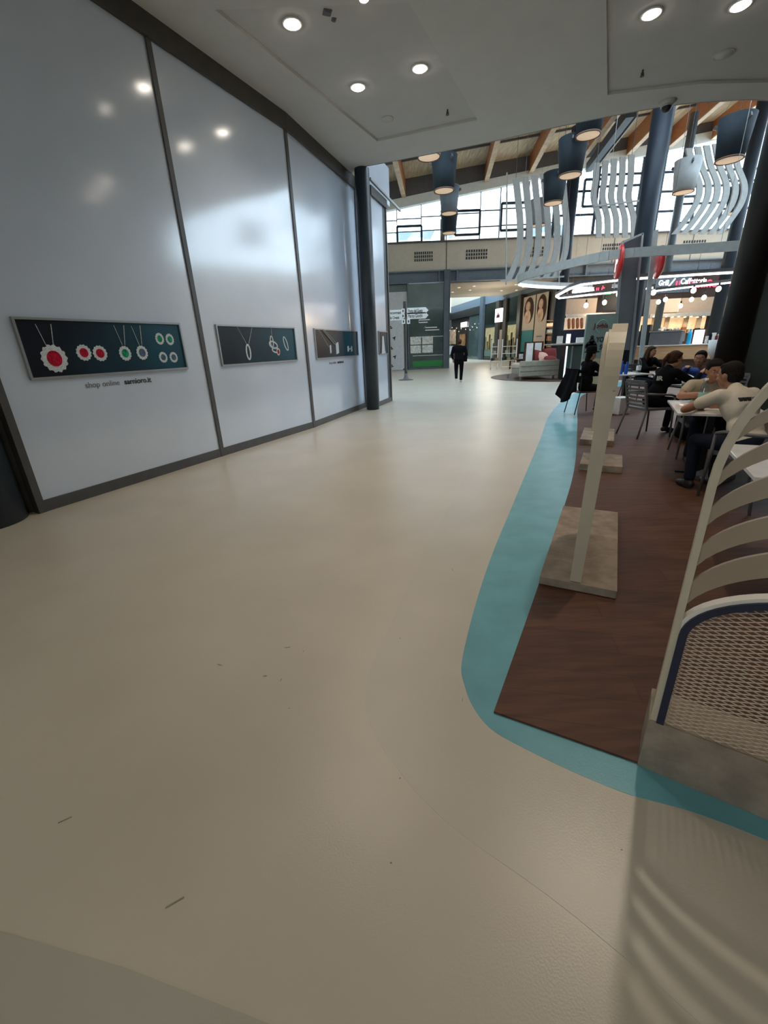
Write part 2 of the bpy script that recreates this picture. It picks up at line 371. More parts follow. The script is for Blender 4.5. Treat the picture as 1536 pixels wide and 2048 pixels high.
# ---- left hoarding wall
W = [Vector(gp(85, 1025)[:2]), Vector(gp(445, 912)[:2]), Vector(gp(628, 855)[:2]), Vector(gp(732, 814)[:2])]
W4, W5 = Vector(gp(757, 813)[:2]), Vector(gp(783, 802)[:2])
wall = MB()
Wb = W[0] - (W[1] - W[0]).normalized() * 11
bk = Vector((-0.9, 0.44))
wall.ext([(p[0], p[1], 0) for p in [Wb + Vector((-.5, .25)), W[0] - (W[1] - W[0]).normalized() * .6 + Vector((-.5, .25)), W[0] + bk * .1, W[0] + bk * .5, Wb + bk * 1.2]], (0, 0, 5.2))
wall_left = struct(wall.build('wall_left', 'frame_grey'), 'hoarding wall of tall glossy white panels')
def seg_frame(A, B):
    d = (B - A).normalized(); n = Vector((d.y, -d.x)); return d, n, (B - A).length
def wpt(A, B, u, z, o=0):
    d, n, L = seg_frame(A, B); q = A + d * u + n * o; return Vector((q.x, q.y, z))
def wbox(mb, A, B, u0, u1, z0, z1, o0, o1):
    P = [wpt(A, B, u0, z0, o0), wpt(A, B, u1, z0, o0), wpt(A, B, u1, z0, o1), wpt(A, B, u0, z0, o1)]
    return mb.ext(P, (0, 0, z1 - z0))
segs = [(W[0], W[1]), (W[1], W[2]), (W[2], W[3]), (W4, W5)]
for i, (A, B) in enumerate(segs):
    L = (B - A).length; top = 4.97 if i < 3 else 4.86
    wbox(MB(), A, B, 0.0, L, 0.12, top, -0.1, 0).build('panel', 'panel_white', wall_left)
    k = MB(); wbox(k, A, B, 0, L, 0.0, 0.125, -0.1, 0.015)
    k.build('kick_rail', 'frame_grey', wall_left)
    k = MB(); wbox(k, A, B, 0, L, top, 5.2 if i < 3 else 5.05, -0.1, 0.05); k.build('header', 'frame_dark', wall_left)
    for u, w in ((0, .035), (L, .035)):
        if (i in (1, 2)) and u == 0: continue
        m = MB(); wbox(m, A, B, u - w, u + w, 0, top, -0.08, 0.022); m.build('mullion', 'frame_grey', wall_left)
m = MB(); wbox(m, W4, W5, -.1, 1.8, 5.05, 5.9, -0.3, -.05); m.build('upper_panel', 'panel_white', wall_left)
m = MB(); m.bar(wpt(W4, W5, -.2, 5.1, .1), wpt(W4, W5, 2.3, 5.06, .1), .05, .05); m.build('edge_rail', 'alu', wall_left)
# the building the hoarding closes off
d, n, L = seg_frame(W4, W5); e0 = W5; 
struct(slab('wall_side', [e0, e0 - n * 9, e0 - n * 9 - d * .3, e0 - d * .3], 0, 5.05, 'frame_grey'))
struct(slab('wall_side_upper', [(-1.2, 12.0), (-9, 12.0), (-9, 12.4), (-1.2, 12.4)], 5.2, 13, 'cream_panel'))

def column(name, c, r, z, m, label, rim=True):
    mb = MB(); mb.cyl((c[0], c[1], 0), r, z, 40); o = mb.build(name, m); tag(o, label, 'column'); return o
column('round_column', (-4.06, 4.02), .36, 5.2, 'column_slate', 'dark navy round column at the left edge beside the first white panel')
cc = (Vector(gp(746, 820)[:2]) + Vector((0.0, .17)))
column('round_column', cc, .165, 5.2, 'column_slate', 'slim dark grey round column between third and fourth white panel')

# ---- jewellery displays on the hoarding
def shape(mb, A, B, pts, o0, o1):
    d, n, L = seg_frame(A, B); nn = Vector((n.x, n.y, 0))
    return mb.ext([wpt(A, B, u, z, o0) for u, z in pts], nn * (o1 - o0))
def wuz(A, B, px, py):
    q = onp(px, py, A, B); d, n, L = seg_frame(A, B); return ((Vector(q[:2]) - A).dot(d), q.z)
def ell(c, a, b, n=28, sc=0, rot=0):
    out = []
    for i in range(n * (3 if sc else 1)):
        N = n * (3 if sc else 1); t = 2 * PI * i / N; r = 1 + (0.07 * math.cos(sc * t) if sc else 0)
        x, y = a * r * math.cos(t), b * r * math.sin(t); out.append((c[0] + x * math.cos(rot) - y * math.sin(rot), c[1] + x * math.sin(rot) + y * math.cos(rot)))
    return out
def poster(A, B, pl, pr, label, z0=1.335, z1=1.925):
    u0 = wuz(A, B, *pl)[0]; u1 = wuz(A, B, *pr)[0]
    p = wpt(A, B, (u0 + u1) / 2, z0, 0); t = thing('jewellery_poster', label, 'poster', p, group='jewellery posters on the white panels')
    f = MB(); w = .022
    for (a, b, c, e) in ((u0, u1, z0, z0 + w), (u0, u1, z1 - w, z1), (u0, u0 + w, z0 + w, z1 - w), (u1 - w, u1, z0 + w, z1 - w)): wbox(f, A, B, a, b, c, e, 0.0, .028)
    f.build('frame', 'alu', t)
    wbox(MB(), A, B, u0 + w * .6, u1 - w * .6, z0 + w * .6, z1 - w * .6, 0, .008).build('print', 'print_petrol', t)
    return t, (u0, u1, z0, z1)
def gemset(t, A, B, px, py, a, b, gem, nm='printed_pendant', hollow=.58):
    c = wuz(A, B, px, py); mb = MB(); shape(mb, A, B, ell(c, a, b, 16, 14), .008, .011); o = mb.build(nm, 'jewel_silver', t)
    mb = MB(); shape(mb, A, B, ell(c, a * hollow, b * hollow), .011, .014); mb.build('gem', gem, o)
def chain(t, A, B, p, q, w=.007):
    a = wuz(A, B, *p); b = wuz(A, B, *q); mb = MB(); mb.bar(wpt(A, B, a[0], a[1], .01), wpt(A, B, b[0], b[1], .01), w, .004); mb.build('printed_chain', 'jewel_silver', t)
def c7(X, Y): return (X / 3.84, 600 + Y / 3.84)
def c8(X, Y): return (400 + X / 3.84, 600 + Y / 3.84)
A, B = segs[0]
t, ex = poster(A, B, (60, 760), (375, 738), 'widest jewellery poster, with a large red pendant, on the nearest white panel')
for p, q in (((265, 185), (350, 350)), ((385, 185), (405, 345)), ((868, 195), (935, 345)), ((945, 195), (955, 345)), ((1002, 200), (1065, 345)), ((1070, 195), (1085, 345))): chain(t, A, B, c7(*p), c7(*q))
gemset(t, A, B, *c7(415, 450), .125, .135, 'jewel_red')
for X, Y in ((640, 405), (765, 410)): gemset(t, A, B, *c7(X, Y), .08, .083, 'jewel_red', 'printed_earring')
gemset(t, A, B, *c7(958, 410), .075, .083, 'jewel_green'); gemset(t, A, B, *c7(1088, 405), .075, .083, 'jewel_blue')
for X, Y in ((1222, 298), (1300, 303)): gemset(t, A, B, *c7(X, Y), .062, .07, 'jewel_green', 'printed_earring')
for X, Y in ((1250, 440), (1330, 440)): gemset(t, A, B, *c7(X, Y), .062, .066, 'jewel_blue', 'printed_earring')
A, B = segs[1]
t, ex = poster(A, B, (443, 733), (594, 721), 'second jewellery poster, with a teardrop pendant and rings, on the middle white panel')
chain(t, A, B, c8(283, 210), c8(355, 340)); chain(t, A, B, c8(395, 210), c8(370, 340)); chain(t, A, B, c8(543, 215), c8(547, 270))
def ring(t, px, py, a, b, w, rot=0, nm='printed_ring'):
    c = wuz(A, B, px, py); o = ell(c, a, b, 24, 0, rot); i = ell(c, a - w, b - w, 24, 0, rot); mb = MB()
    for k in range(24):
        k2 = (k + 1) % 24; shape(mb, A, B, [o[k], o[k2], i[k2], i[k]], .008, .012)
    return mb.build(nm, 'jewel_silver', t)
ring(t, *c8(369, 400), .06, .125, .028, nm='printed_pendant')
ring(t, *c8(548, 320), .05, .10, .022); ring(t, *c8(560, 345), .12, .065, .025, -.25); ring(t, *c8(580, 385), .11, .05, .024, -.1); ring(t, *c8(655, 335), .055, .13, .022, .35)
gemset(t, A, B, *c8(598, 398), .045, .06, 'jewel_red', 'printed_ring_stone', .65)
A, B = segs[2]
t, ex = poster(A, B, (632, 718), (716, 711), 'third jewellery poster, with heavy chains and dog tags, near the slim column')
chain(t, A, B, c8(905, 225), c8(985, 360), .012); chain(t, A, B, c8(930, 225), c8(1030, 345), .06); chain(t, A, B, c8(945, 225), c8(1045, 335), .02)
for X, Y, a, b in ((1000, 378, .035, .09), (1052, 370, .075, .13), (1135, 375, .035, .065), (1162, 375, .035, .065), (1148, 375, .03, .02)):
    c = wuz(A, B, *c8(X, Y)); mb = MB(); shape(mb, A, B, [(c[0] - a, c[1] - b), (c[0] + a, c[1] - b * .8), (c[0] + a, c[1] + b), (c[0] - a, c[1] + b * .8)], .008, .013); mb.build('printed_tag', 'jewel_silver', t)
A, B = segs[3]
t, ex = poster(A, B, (757.5, 710), (775, 708), 'narrow jewellery poster, with a watch, on the last white panel')
c = ((ex[0] + ex[1]) / 2, 1.62); mb = MB(); shape(mb, A, B, [(c[0] - .06, c[1] + .18), (c[0] + .06, c[1] + .18), (c[0] + .14, c[1] - .2), (c[0] + .2, c[1] - .22), (c[0] + .18, c[1] - .27), (c[0] - .18, c[1] - .27), (c[0] - .14, c[1] - .2)], .008, .013); mb.build('printed_watch', 'jewel_silver', t)
for (A, B), p0, p1, sz in ((segs[0], (172, 778), (247, 770), .088), (segs[2], (658, 728), (680, 726), .085)):
    a = wpt(A, B, *wuz(A, B, *p0), .003); b = wpt(A, B, *wuz(A, B, *p1), .003); d, n, L = seg_frame(A, B)
    a.z = b.z = 1.21
    lettering('shop online', sz, 'ink_grey', 'lettering', wall_left, a, (d.x, d.y, 0))
    b = wpt(A, B, wuz(A, B, *p0)[0] + sz * 5.35, 1.21, .003)
    lettering('sarnioro.it', sz, 'ink', 'lettering', wall_left, b, (d.x, d.y, 0), bold=.0016)

# ---- near ceiling with shallow trays
CZ = 5.2
edge = [(-.29, 11.35), (0.34, 11.15), (2.22, 10.44), (3.64, 9.8), (5.19, 9.26), (6.13, 9.17), (6.88, 9.21), (9, 9.7), (13, 11), (19, 12.6), (25.4, 13.5)]
outer = [tuple(v) for v in smooth(edge, 4)] + [(25.4, -8), (-9, -8), (-9, 6.0), (-3.9, 4.2)] + [tuple(W[i] + Vector((-.12, .06))) for i in (0, 1, 2, 3)]
outer = [(v[0], v[1]) for v in outer]
g2 = lambda x, y: tuple(gp(x, y, CZ)[:2])
trayA = [g2(430, 20), g2(755, 283), g2(955, 240), g2(818, 5)]
trayB = [g2(1215, 190), g2(1400, 168), g2(1536, 165), (9, 8.6), (9.5, 5), (1.9, 4.9)]
def holed(name, outer, holes, z, h, m):
    bm = bmesh.new(); loops = []
    for lp in [outer] + holes:
        vs = [bm.verts.new((x, y, z)) for x, y in lp]; es = [bm.edges.new((vs[i], vs[(i + 1) % len(vs)])) for i in range(len(vs))]; loops.append(vs)
    bmesh.ops.triangle_fill(bm, use_beauty=True, use_dissolve=False, edges=bm.edges[:])
    for vs in loops:
        up = [bm.verts.new((v.co.x, v.co.y, z + h)) for v in vs]
        for i in range(len(vs)): j = (i + 1) % len(vs); bm.faces.new((vs[i], vs[j], up[j], up[i]))
    bmesh.ops.recalc_face_normals(bm, faces=bm.faces); me = bpy.data.meshes.new(name); bm.to_mesh(me); bm.free(); me.materials.append(MT[m])
    o = bpy.data.objects.new(name, me); COL.objects.link(o); return o
ceiling = struct(holed('ceiling', outer, [trayA, trayB], CZ, .04, 'ceiling_white'), 'white plaster ceiling over the near walkway')
MB().ext([(x, y, CZ + .04) for x, y in outer], (0, 0, .3)).build('ceiling_tray', 'ceiling_cove', ceiling)
ed = MB(); s_ = smooth(edge, 4)
for i in range(len(s_) - 1):
    a, b = s_[i], s_[i + 1]; ed.bar((a.x, a.y, CZ + .06), (b.x, b.y, CZ + .06), .06, .12)
ed.build('ceiling_edge_trim', 'frame_grey', ceiling)

def downlight(p, label, power=60):
    t = thing('downlight', label, 'ceiling light', (p.x, p.y, p.z), group='recessed ceiling downlights')
    k = MB(); k.lathe((0, 0, 0), [(.125, 0), (.125, -.012), (.10, -.016), (.098, .05)], 32); k.build('bezel', 'white_paint', t, local=True)
    k = MB(); k.lathe((0, 0, 0), [(0, -.045), (.045, -.042), (.078, -.028), (.09, -.01), (.09, 0.02)], 28); k.build('glowing_lens', 'downlight_glow', t, local=True)
    l = bpy.data.lights.new('lamp', 'SPOT'); l.energy = power; l.spot_size = math.radians(125); l.spot_blend = .9; l.shadow_soft_size = .09; l.color = (1, .86, .70)
    lo = bpy.data.objects.new('lamp', l); COL.objects.link(lo); lo.location = (p.x, p.y, p.z - .07)
    return t
DLP = 68
for (x, y, lb) in [(585, 55, 'bright downlight nearest the white wall, left of the small ceiling sensors'), (728, 0, 'downlight cut by the top picture edge above the left ceiling tray'), (840, 143, 'downlight in the left ceiling tray, right of the pair over the walkway'), (716, 180, 'downlight in the left ceiling tray closest to the white wall'), (1302, 35, 'left downlight of the two in the right ceiling tray'), (1480, 18, 'right downlight of the two in the right ceiling tray, near the picture corner')]:
    p = gp(x, y, CZ); inside = True
    p.z = CZ + .04
    if (x, y) == (585, 55): p.z = CZ + .04
    downlight(p, lb, DLP)
for x, y in ((2.35, 3.25), (-.5, 4.5), (-1.6, 0.6), (.8, -1.6)):  # the last pair are unseen extras added to brighten the near area
    downlight(Vector((x, y, CZ)), 'unseen ceiling downlight above the camera', DLP * (3.2 if x > 2 else 1.5 if y > 2 else .8))
for x, y, r, lb in ((775, 243, .11, 'flat round loudspeaker in the left ceiling tray'), (1447, 115, .13, 'flat round loudspeaker in the right ceiling tray')):
    p = gp(x, y, CZ); p.z = CZ + .04; k = MB(); k.lathe(p, [(0, -.012), (r * .8, -.012), (r * .82, -.006), (r * .9, -.006), (r, -.012), (r, 0)], 32); tag(k.build('ceiling_speaker', 'ceiling_cove'), lb, 'speaker', 'ceiling speakers')
for x, y, lb in ((895, 225, 'small sprinkler head near the far edge of the left ceiling tray'), (1285, 147, 'small sprinkler head in the right ceiling tray')):
    p = gp(x, y, CZ); p.z = CZ + .04; k = MB(); k.cyl(p - Vector((0, 0, .06)), .014, .06, 12); k.cyl(p - Vector((0, 0, .075)), .03, .006, 16); k.bar(p + Vector((-.02, 0, -.07)), p + Vector((-.02, 0, -.03)), .006, .006); k.bar(p + Vector((.02, 0, -.07)), p + Vector((.02, 0, -.03)), .006, .006); tag(k.build('sprinkler_head', 'frame_dark'), lb, 'sprinkler', 'sprinklers')
for x, y, s, lb in ((655, 33, .1, 'grey square sensor box on the ceiling'), (668, 47, .055, 'small grey sensor beside the square sensor box')):
    p = gp(x, y, CZ); k = MB(); k.box(p + Vector((0, 0, .05)), (s, s, .045), .3); k.box(p + Vector((0, 0, .024)), (s * .7, s * .7, .012), .3); tag(k.build('ceiling_sensor', 'grey_dark', bevel=.005), lb, 'sensor')
p = gp(1335, 203, CZ); t = thing('dome_camera', 'dome security camera hanging under the ceiling edge in front of the tall column', 'camera', (p.x, p.y, p.z))
MB().cyl((0, 0, -.06), .085, .06, 28, r2=.14).build('housing', 'ceiling_cove', t, local=True)
MB().lathe((0, 0, -.06), [(0, -.09), (.045, -.078), (.07, -.045), (.082, 0)], 28).build('dome', 'black', t, local=True)
MB().lathe((0, 0, -.062), [(.082, -.012), (.092, -.012), (.092, 0), (.082, 0)], 28).build('chrome_ring', 'steel', t, local=True)

# ---- outer walls closing the mall
struct(slab('wall_back', [(-9, -8), (25.4, -8), (25.4, -8.3), (-9, -8.3)], 0, 5.5, 'cream_panel'))
rw = struct(slab('wall_right', [(25.4, -8), (25.7, -8), (25.7, 31.5), (25.4, 31.5)], 0, 7.4, 'cream_panel'))
struct(slab('wall_far_left', [(-9, 12), (-9.3, 12), (-9.3, 31.8), (-9, 31.8)], 0, 13, 'cream_panel'))
w1 = MB()
for i in range(11):
    y = 11 + i * 2.05; w1.box((25.5, y, 10.5), (.1, .1, 6.2))
for z in (7.45, 9.0, 10.6, 12.2, 13.6): w1.box((25.5, 21.2, z), (.1, 20.6, .1))
for i in (1, 4, 8): w1.box((25.5, 12.03 + i * 2.05, 9.8), (.12, 2.05, 1.5))
window_2 = struct(w1.build('window_2', 'column_blue'), 'high side windows'); 
MB().box((25.5, 21.2, 10.6), (.01, 20.6, 6.2)).build('pane', 'glass_clear', window_2)

# ---- far facade
XL, XO, XR = -9.0, 4.78, 25.4    # left end, left jamb of the corridor opening, right end
XC = 12.45                       # right jamb of the corridor
fac = MB(); fac.box(((XL + XR) / 2, FY + .25, (ZP + ZC) / 2), (XR - XL, .5, ZC - ZP))
wall_far = struct(fac.build('wall_far', 'beige_panel'), 'far upper wall of beige panels')
bmm = MB(); bmm.box(((XL + XR) / 2, FY + .3, (ZB + ZP) / 2), (XR - XL, .35, ZP - ZB)); bmm.box(((XL + XR) / 2, FY + .1, ZP - .03), (XR - XL, .5, .07)); bmm.box(((XL + XR) / 2, FY + .1, ZB + .03), (XR - XL, .5, .06))
xs_post = [4.72, 13.2, 18.4, 23.5]
for x in xs_post: bmm.box((x + .75, FY + .1, (ZB + ZP) / 2), (.1, .42, ZP - ZB)); bmm.box((x - .45, FY + .1, (ZB + ZP) / 2), (.1, .42, ZP - ZB))
bmm.build('steel_beam', 'beam_blue', wall_far)
jn = MB()
for x in (4.75, 10.4, 15.6, 20.7): jn.box((x, FY - .005, (ZP + ZC) / 2), (.05, .02, ZC - ZP))
jn.build('panel_joint', 'frame_grey', wall_far)
sil = MB(); sil.box(((XL + XR) / 2, FY + .1, ZC + .03), (XR - XL, .62, .07)); sil.build('sill_cap', 'frame_grey', wall_far)
# vents
for px, pw, lb in ((847, 38, 'left vent'), (953, 44, ''), (1070, 42, ''), (1222, 40, ''), (1383, 46, ''), (1508, 30, '')):
    a = at(px - pw / 2, 515, FY).x; b = at(px + pw / 2, 515, FY).x; v = MB()
    w = b - a; z0 = 6.72
    for r in range(3):
        for c in range(9):
            v.box((a + w * (c + .5) / 9, FY - .012, z0 + r * .2), (w / 9 * .55, .02, .14))
    v.build('vent_grille', 'column_blue', wall_far)
# clerestory glazing over the far wall
def ztop(x): return 9.35 + .143 * x
def zdeck(x): return 9.8 + .12 * x + 1.05
cl = MB()
verts_x = [-7.5, -5.0, -2.5, 0.2, 1.6, 3.15, 4.75, 6.9, 8.15, 9.9, 11.6, 14.2, 16.9, 19.6, 22.3, 25.3]
for i, x in enumerate(verts_x):
    wdt = .05 if x < 11 else .16; cl.box((x, FY + .25, (ZC + ztop(x)) / 2), (wdt, .1, ztop(x) - ZC))
for i in range(len(verts_x) - 1):
    a, b = verts_x[i], verts_x[i + 1]
    if a < 11: zs = [8.35 + .02 * a, 9.0 + .05 * a]
    else: zs = [8.9 + .35 * (i % 2), 9.95 + .2 * (i % 3), 10.95]
    for z in zs:
        if z < ztop(a) - .1: cl.box(((a + b) / 2, FY + .25, z), (b - a, .08, .05 if a < 11 else .12))
for a, b, z0, z1 in ((1.6, 3.15, 7.75, 8.65), (5.3, 6.85, 8.05, 9.35), (8.2, 9.9, 8.2, 9.65), (13.3, 14.4, 9.3, 10.7), (19.3, 20.4, 8.2, 9.6)):   # opened vents with heavy frames
    cl.bar((a, FY + .1, z0), (a, FY + .1, z1), .12, .14); cl.bar((b, FY + .1, z0), (b, FY + .1, z1), .12, .14); cl.bar((a, FY + .1, z0), (b, FY + .1, z0), .14, .12); cl.bar((a, FY + .1, z1), (b, FY + .1, z1), .14, .12)
window_1 = struct(cl.build('window_1', 'column_blue'), 'band of clerestory windows')
MB().ext([(XL, FY + .3, ZC), (XR, FY + .3, ZC), (XR, FY + .3, ztop(XR)), (XL, FY + .3, ztop(XL))], (0, .01, 0)).build('pane', 'glass_clear', window_1)
fa = MB(); fa.ext([(XL, FY - .1, ztop(XL)), (XR, FY - .1, ztop(XR)), (XR, FY - .1, ztop(XR) + .5), (XL, FY - .1, ztop(XL) + .5)], (0, .45, 0))
struct(fa.build('trim_6', 'cream_panel'), 'pale sloping fascia above the far windows')
fa = MB(); fa.ext([(XL, FY - .02, ztop(XL) + .5), (XR, FY - .02, ztop(XR) + .5), (XR, FY - .02, zdeck(XR) + .2), (XL, FY - .02, zdeck(XL) + .2)], (0, .3, 0))
struct(fa.build('wall_far_upper', 'grey_dark'))
# roof deck (rises to the right) with level timber beams; unseen gap left open to let daylight in
def rz(x, y): return 9.8 + .12 * (x - .14 * (y - FY)) + 1.05
roof = MB(); YS = 17.5
roof.ext([(XL, FY, rz(XL, FY)), (XR + .3, FY, rz(XR, FY)), (XR + .3, YS, rz(XR, YS)), (XL, YS, rz(XL, YS))], (0, 0, .25))
ceiling_high = struct(roof.build('ceiling_high', 'roof_plank'), 'sloping boarded roof of the atrium')
roof = MB()
roof.ext([(XL, 13.0, rz(XL, 13)), (XR + .3, 13.0, rz(XR, 13)), (XR + .3, 9, rz(XR, 9)), (XL, 9, rz(XL, 9))], (0, 0, .25)); roof.build('front_bay', 'roof_plank', ceiling_high)
struct(slab('wall_above_ceiling', [(XL, 9), (XR, 9), (XR, 9.2), (XL, 9.2)], 5.6, 14.5, 'cream_panel'))
for i, c in enumerate([-3.3, 2.06, 4.6, 7.14, 9.83, 12.7, 15.67, 18.11, 20.66, 23.0]):
    zb = 9.8 + .12 * c + .12; b = MB(); x1 = c; x0 = c + .14 * (9.6 - FY); x0 = c - .14 * (FY - 9.6)
    zt = rz(c, FY) + .02
    b.ext([(x1 - .11, FY - .03, zb), (x1 + .11, FY - .03, zb), (x1 + .11, FY - .03, zt), (x1 - .11, FY - .03, zt)], (x0 - x1, 9.6 - FY, 0)); bo = b.build('roof_beam', 'timber', ceiling_high)
    b = MB(); b.ext([(x1 - .13, FY - .03, zb - .05), (x1 + .13, FY - .03, zb - .05), (x1 + .13, FY - .03, zb), (x1 - .13, FY - .03, zb)], (x0 - x1, 9.6 - FY, 0)); b.build('edge_strip', 'timber_edge', bo)
pu = MB()
for y in (22.6, 25.6, 28.6): pu.ext([(XL, y, rz(XL, y) - .02), (XL, y + .09, rz(XL, y) - .02), (XL, y + .09, rz(XL, y) - .12), (XL, y, rz(XL, y) - .12)], (XR - XL, 0, .12 * (XR - XL)))
pu.build('cable_tray', 'grey_dark', ceiling_high)
db = MB(); a = at(1178, 335, 30.5); b_ = at(1262, 222, 24); db.bar(a, b_, .35, .45); dgo = db.build('steel_brace', 'column_blue'); tag(dgo, 'dark diagonal steel roof brace above the middle column', 'roof brace')
db = MB(); db.bar(a + Vector((.32, 0, 0)), b_ + Vector((.32, 0, 0)), .06, .45); db.build('white_edge', 'hang_white', dgo)

# ---- neighbouring building seen through the windows
nb = thing('neighbouring_building', 'pale blue building seen outside through the clerestory windows', 'building', (14, 66, 0))
MB().box((14, 66, 7.6), (22, 6, 15.2)).build('wall', 'beam_blue', nb)
for i in range(6): MB().box((5.5 + i * 3.3, 62.97, 13.9), (1.9, .06, 1.1)).build('window', 'screen_lit' if False else 'panel_white', nb)

# ================================================================== ATRIUM COLUMNS
def tall(px, py, Y, r, lb, m='column_blue', z=None, name='steel_column'):
    p = at(px, py, Y); mb = MB(); zz = z or (9.8 + .12 * (p.x - .14 * (Y - FY)) + .1); mb.cyl((p.x, p.y, 0), r, zz, 36)
    o = mb.build(name, m); tag(o, lb, 'column'); return o
c = tall(1257, 660, 19.2, .33, 'tall thick navy column rising behind the cafe seating to the roof beams')
k = MB(); k.bar((c.location.x + .47, c.location.y + .25, 0), (c.location.x + .47, c.location.y + .25, 11), .16, .16); k.build('rear_pipe', 'column_mid', c)
tall(1118, 640, 26, .30, 'blue steel column standing between the photo posters and the dark cafe fridge')
tall(1429, 650, 24, .27, 'blue steel column between the cafe sign and the darker column at the right edge')
tall(1452, 740, 8.6, .24, 'near black column at the right edge, beside the dark green glass', 'black', name='black_column')
tall(1316, 640, 27, .2, 'slim light blue column just behind the tall thick navy column', 'column_mid')
k = MB(); k.box((XO - .02, FY - .1, ZP / 2), (.34, .34, ZP)); k.box((XO + .19, FY - .13, ZP / 2), (.05, .3, ZP)); tag(k.build('corner_column', 'column_mid'), 'square blue grey column at the corner of the green glass shopfront', 'column')

# dark green glass wall on the right
ga, gb = at(1474, 760, 8.9), at(1640, 760, 8.2)
gw = thing('glass_partition', 'dark green glass partition at the right edge behind the seated men', 'partition', (ga.x, ga.y, 0))
k = MB(); k.ext([(ga.x, ga.y, 0), (gb.x, gb.y, 0), (gb.x, gb.y, 4.2), (ga.x, ga.y, 4.2)], (.02, .06, 0)); k.build('pane', 'glass_dark_panel', gw)
k = MB(); k.bar((ga.x, ga.y, 0), (ga.x, ga.y, 4.2), .06, .1); k.bar((ga.x, ga.y, 4.2), (gb.x, gb.y, 4.2), .08, .1); k.build('frame', 'frame_grey', gw)

# ================================================================== DRUM PENDANTS
def make_lamp(m):
    t = thing('drum_pendant', 'x', 'pendant lamp', (0, 0, 0), group='bucket shaped felt pendants')
    k = MB(); k.lathe((0, 0, 0), [(.385, .03), (.50, 1.12), (.475, 1.12), (.365, .03)], 40); k.ext([( .47 * math.cos(a), .47 * math.sin(a), 1.08) for a in [i * PI / 16 for i in range(32)]], (0, 0, .02)); k.build('shade', m, t, local=True)
    k = MB(); k.lathe((0, 0, 0), [(.36, .06), (.355, .02), (.395, .0), (.40, .045), (.386, .06)], 40); k.build('rim', 'lamp_edge', t, local=True)
    k = MB(); k.lathe((0, 0, 0), [(0, .02), (.35, .015), (.365, .04), (0, .05)], 36); k.build('diffuser', 'lamp_inner', t, local=True)
    for a in (0, 2.1, 4.2):
        k = MB(); k.bar((.49 * math.cos(a), .49 * math.sin(a), 1.0), (.535 * math.cos(a), .535 * math.sin(a), .9), .05, .14); k.build('bracket', 'frame_grey', t, local=True)
        k = MB(); k.tube([(.47 * math.cos(a), .47 * math.sin(a), 1.1), (0, 0, 2.1), (0, 0, 3.2)], .004, 5); k.build('suspension_wire', 'grey_dark', t, local=True)
    return t
proto = {k: None for k in ('lamp_dark', 'lamp_mid', 'lamp_light')}
# px, py of the lower rim centre, height of that rim, tone
LAMPS = [(858, 316, 17.8, 'lamp_light', 'pale pendant peeping out under the ceiling edge, topmost of the left cluster'),
         (888, 383, 20.0, 'lamp_dark', 'dark pendant in the left cluster, directly under the pale one at the ceiling edge'),
         (898, 428, 25.0, 'lamp_mid', 'mid grey blue pendant in the middle of the left cluster'),
         (898, 467, 28.3, 'lamp_dark', 'smallest dark pendant, lowest of the left cluster'),
         (1176, 273, 17.6, 'lamp_dark', 'dark pendant cut by the ceiling edge above the steel brace'),
         (1140, 353, 18.6, 'lamp_dark', 'large dark pendant under the one cut by the ceiling edge'),
         (1106, 408, 22.0, 'lamp_dark', 'dark pendant left of the middle blue column'),
         (1076, 452, 25.5, 'lamp_light', 'light grey pendant in front of the left wavy slat screen'),
         (1366, 386, 21.0, 'lamp_light', 'light grey pendant in front of the right wavy slat screen'),
         (1458, 322, 16.6, 'lamp_dark', 'largest dark pendant, at the upper right in front of the windows'),
         (1470, 427, 24.5, 'lamp_dark', 'dark pendant low at the right, beyond the largest one')]
for px, py, Y, m, lb in LAMPS:
    p = at(px, py, Y)
    if proto[m] is None: o = proto[m] = make_lamp(m); o.location = p; o.rotation_euler.z = random.random() * 6
    else: o = copy_tree(proto[m], p, random.random() * 6)
    o['label'] = lb

# ================================================================== HANGING WAVY SLAT SCREENS
def hanging(name, lb, pts, Y, wpx, bars=()):
    # each slat: pixel path traced once, stood at its own distance Y as a bent board 8 cm deep
    P = [[at(x, y, Y) for x, y in row] for row in pts]
    c = P[0][0]; zmin = min(q.z for r in P for q in r); t = thing(name, lb, 'hanging screen', (c.x, Y, zmin), group='wavy slat screens hanging over the cafe')
    for r in P:
        rs = smooth(r, 4); k = MB(); w = wpx / 2
        for i in range(len(rs) - 1):
            a, b = rs[i], rs[i + 1]; k.ext([(a.x - w, Y, a.z), (a.x + w, Y, a.z), (b.x + w, Y, b.z), (b.x - w, Y, b.z)], (0, .08, 0))
        k.build('wavy_slat', 'hang_white', t)
    for a, b in bars:
        a = at(*a, Y - .02); b = at(*b, Y - .02); k = MB(); k.bar(a, b, .05, .07); k.build('support_bar', 'hang_white', t)
    for r in (P[0], P[-1]): k = MB(); k.tube([r[0], r[0] + Vector((0, 0, 2.2))], .012, 5); k.build('suspension_wire', 'grey_dark', t)
    return t
rows = []
for i in range(6):
    x = 1036 + i * 18.5; rows.append([(x - 4, 356 - i * 3), (x + 1, 400), (x + 5, 450), (x + 3, 500), (x - 8, 535), (x - 20, 562 - i * 1)])
hanging('wavy_slat_screen', 'left hanging screen of white wavy slats, partly behind the light grey pendant', rows, 24.4, .30, [((1000, 562), (1128, 553)), ((1014, 345), (1012, 570)), ((1118, 530), (1118, 565))])
rows = []
for i in range(5):
    x = 1200 + i * 17.5; rows.append([(x - 6, 325 - i * 4), (x - 8, 360), (x - 12, 395), (x - 2, 435), (x - 2, 475)])
hanging('wavy_slat_screen', 'middle hanging screen of white wavy slats, left of the tall thick column', rows, 24, .27, [((1188, 412), (1290, 400))])
rows = []
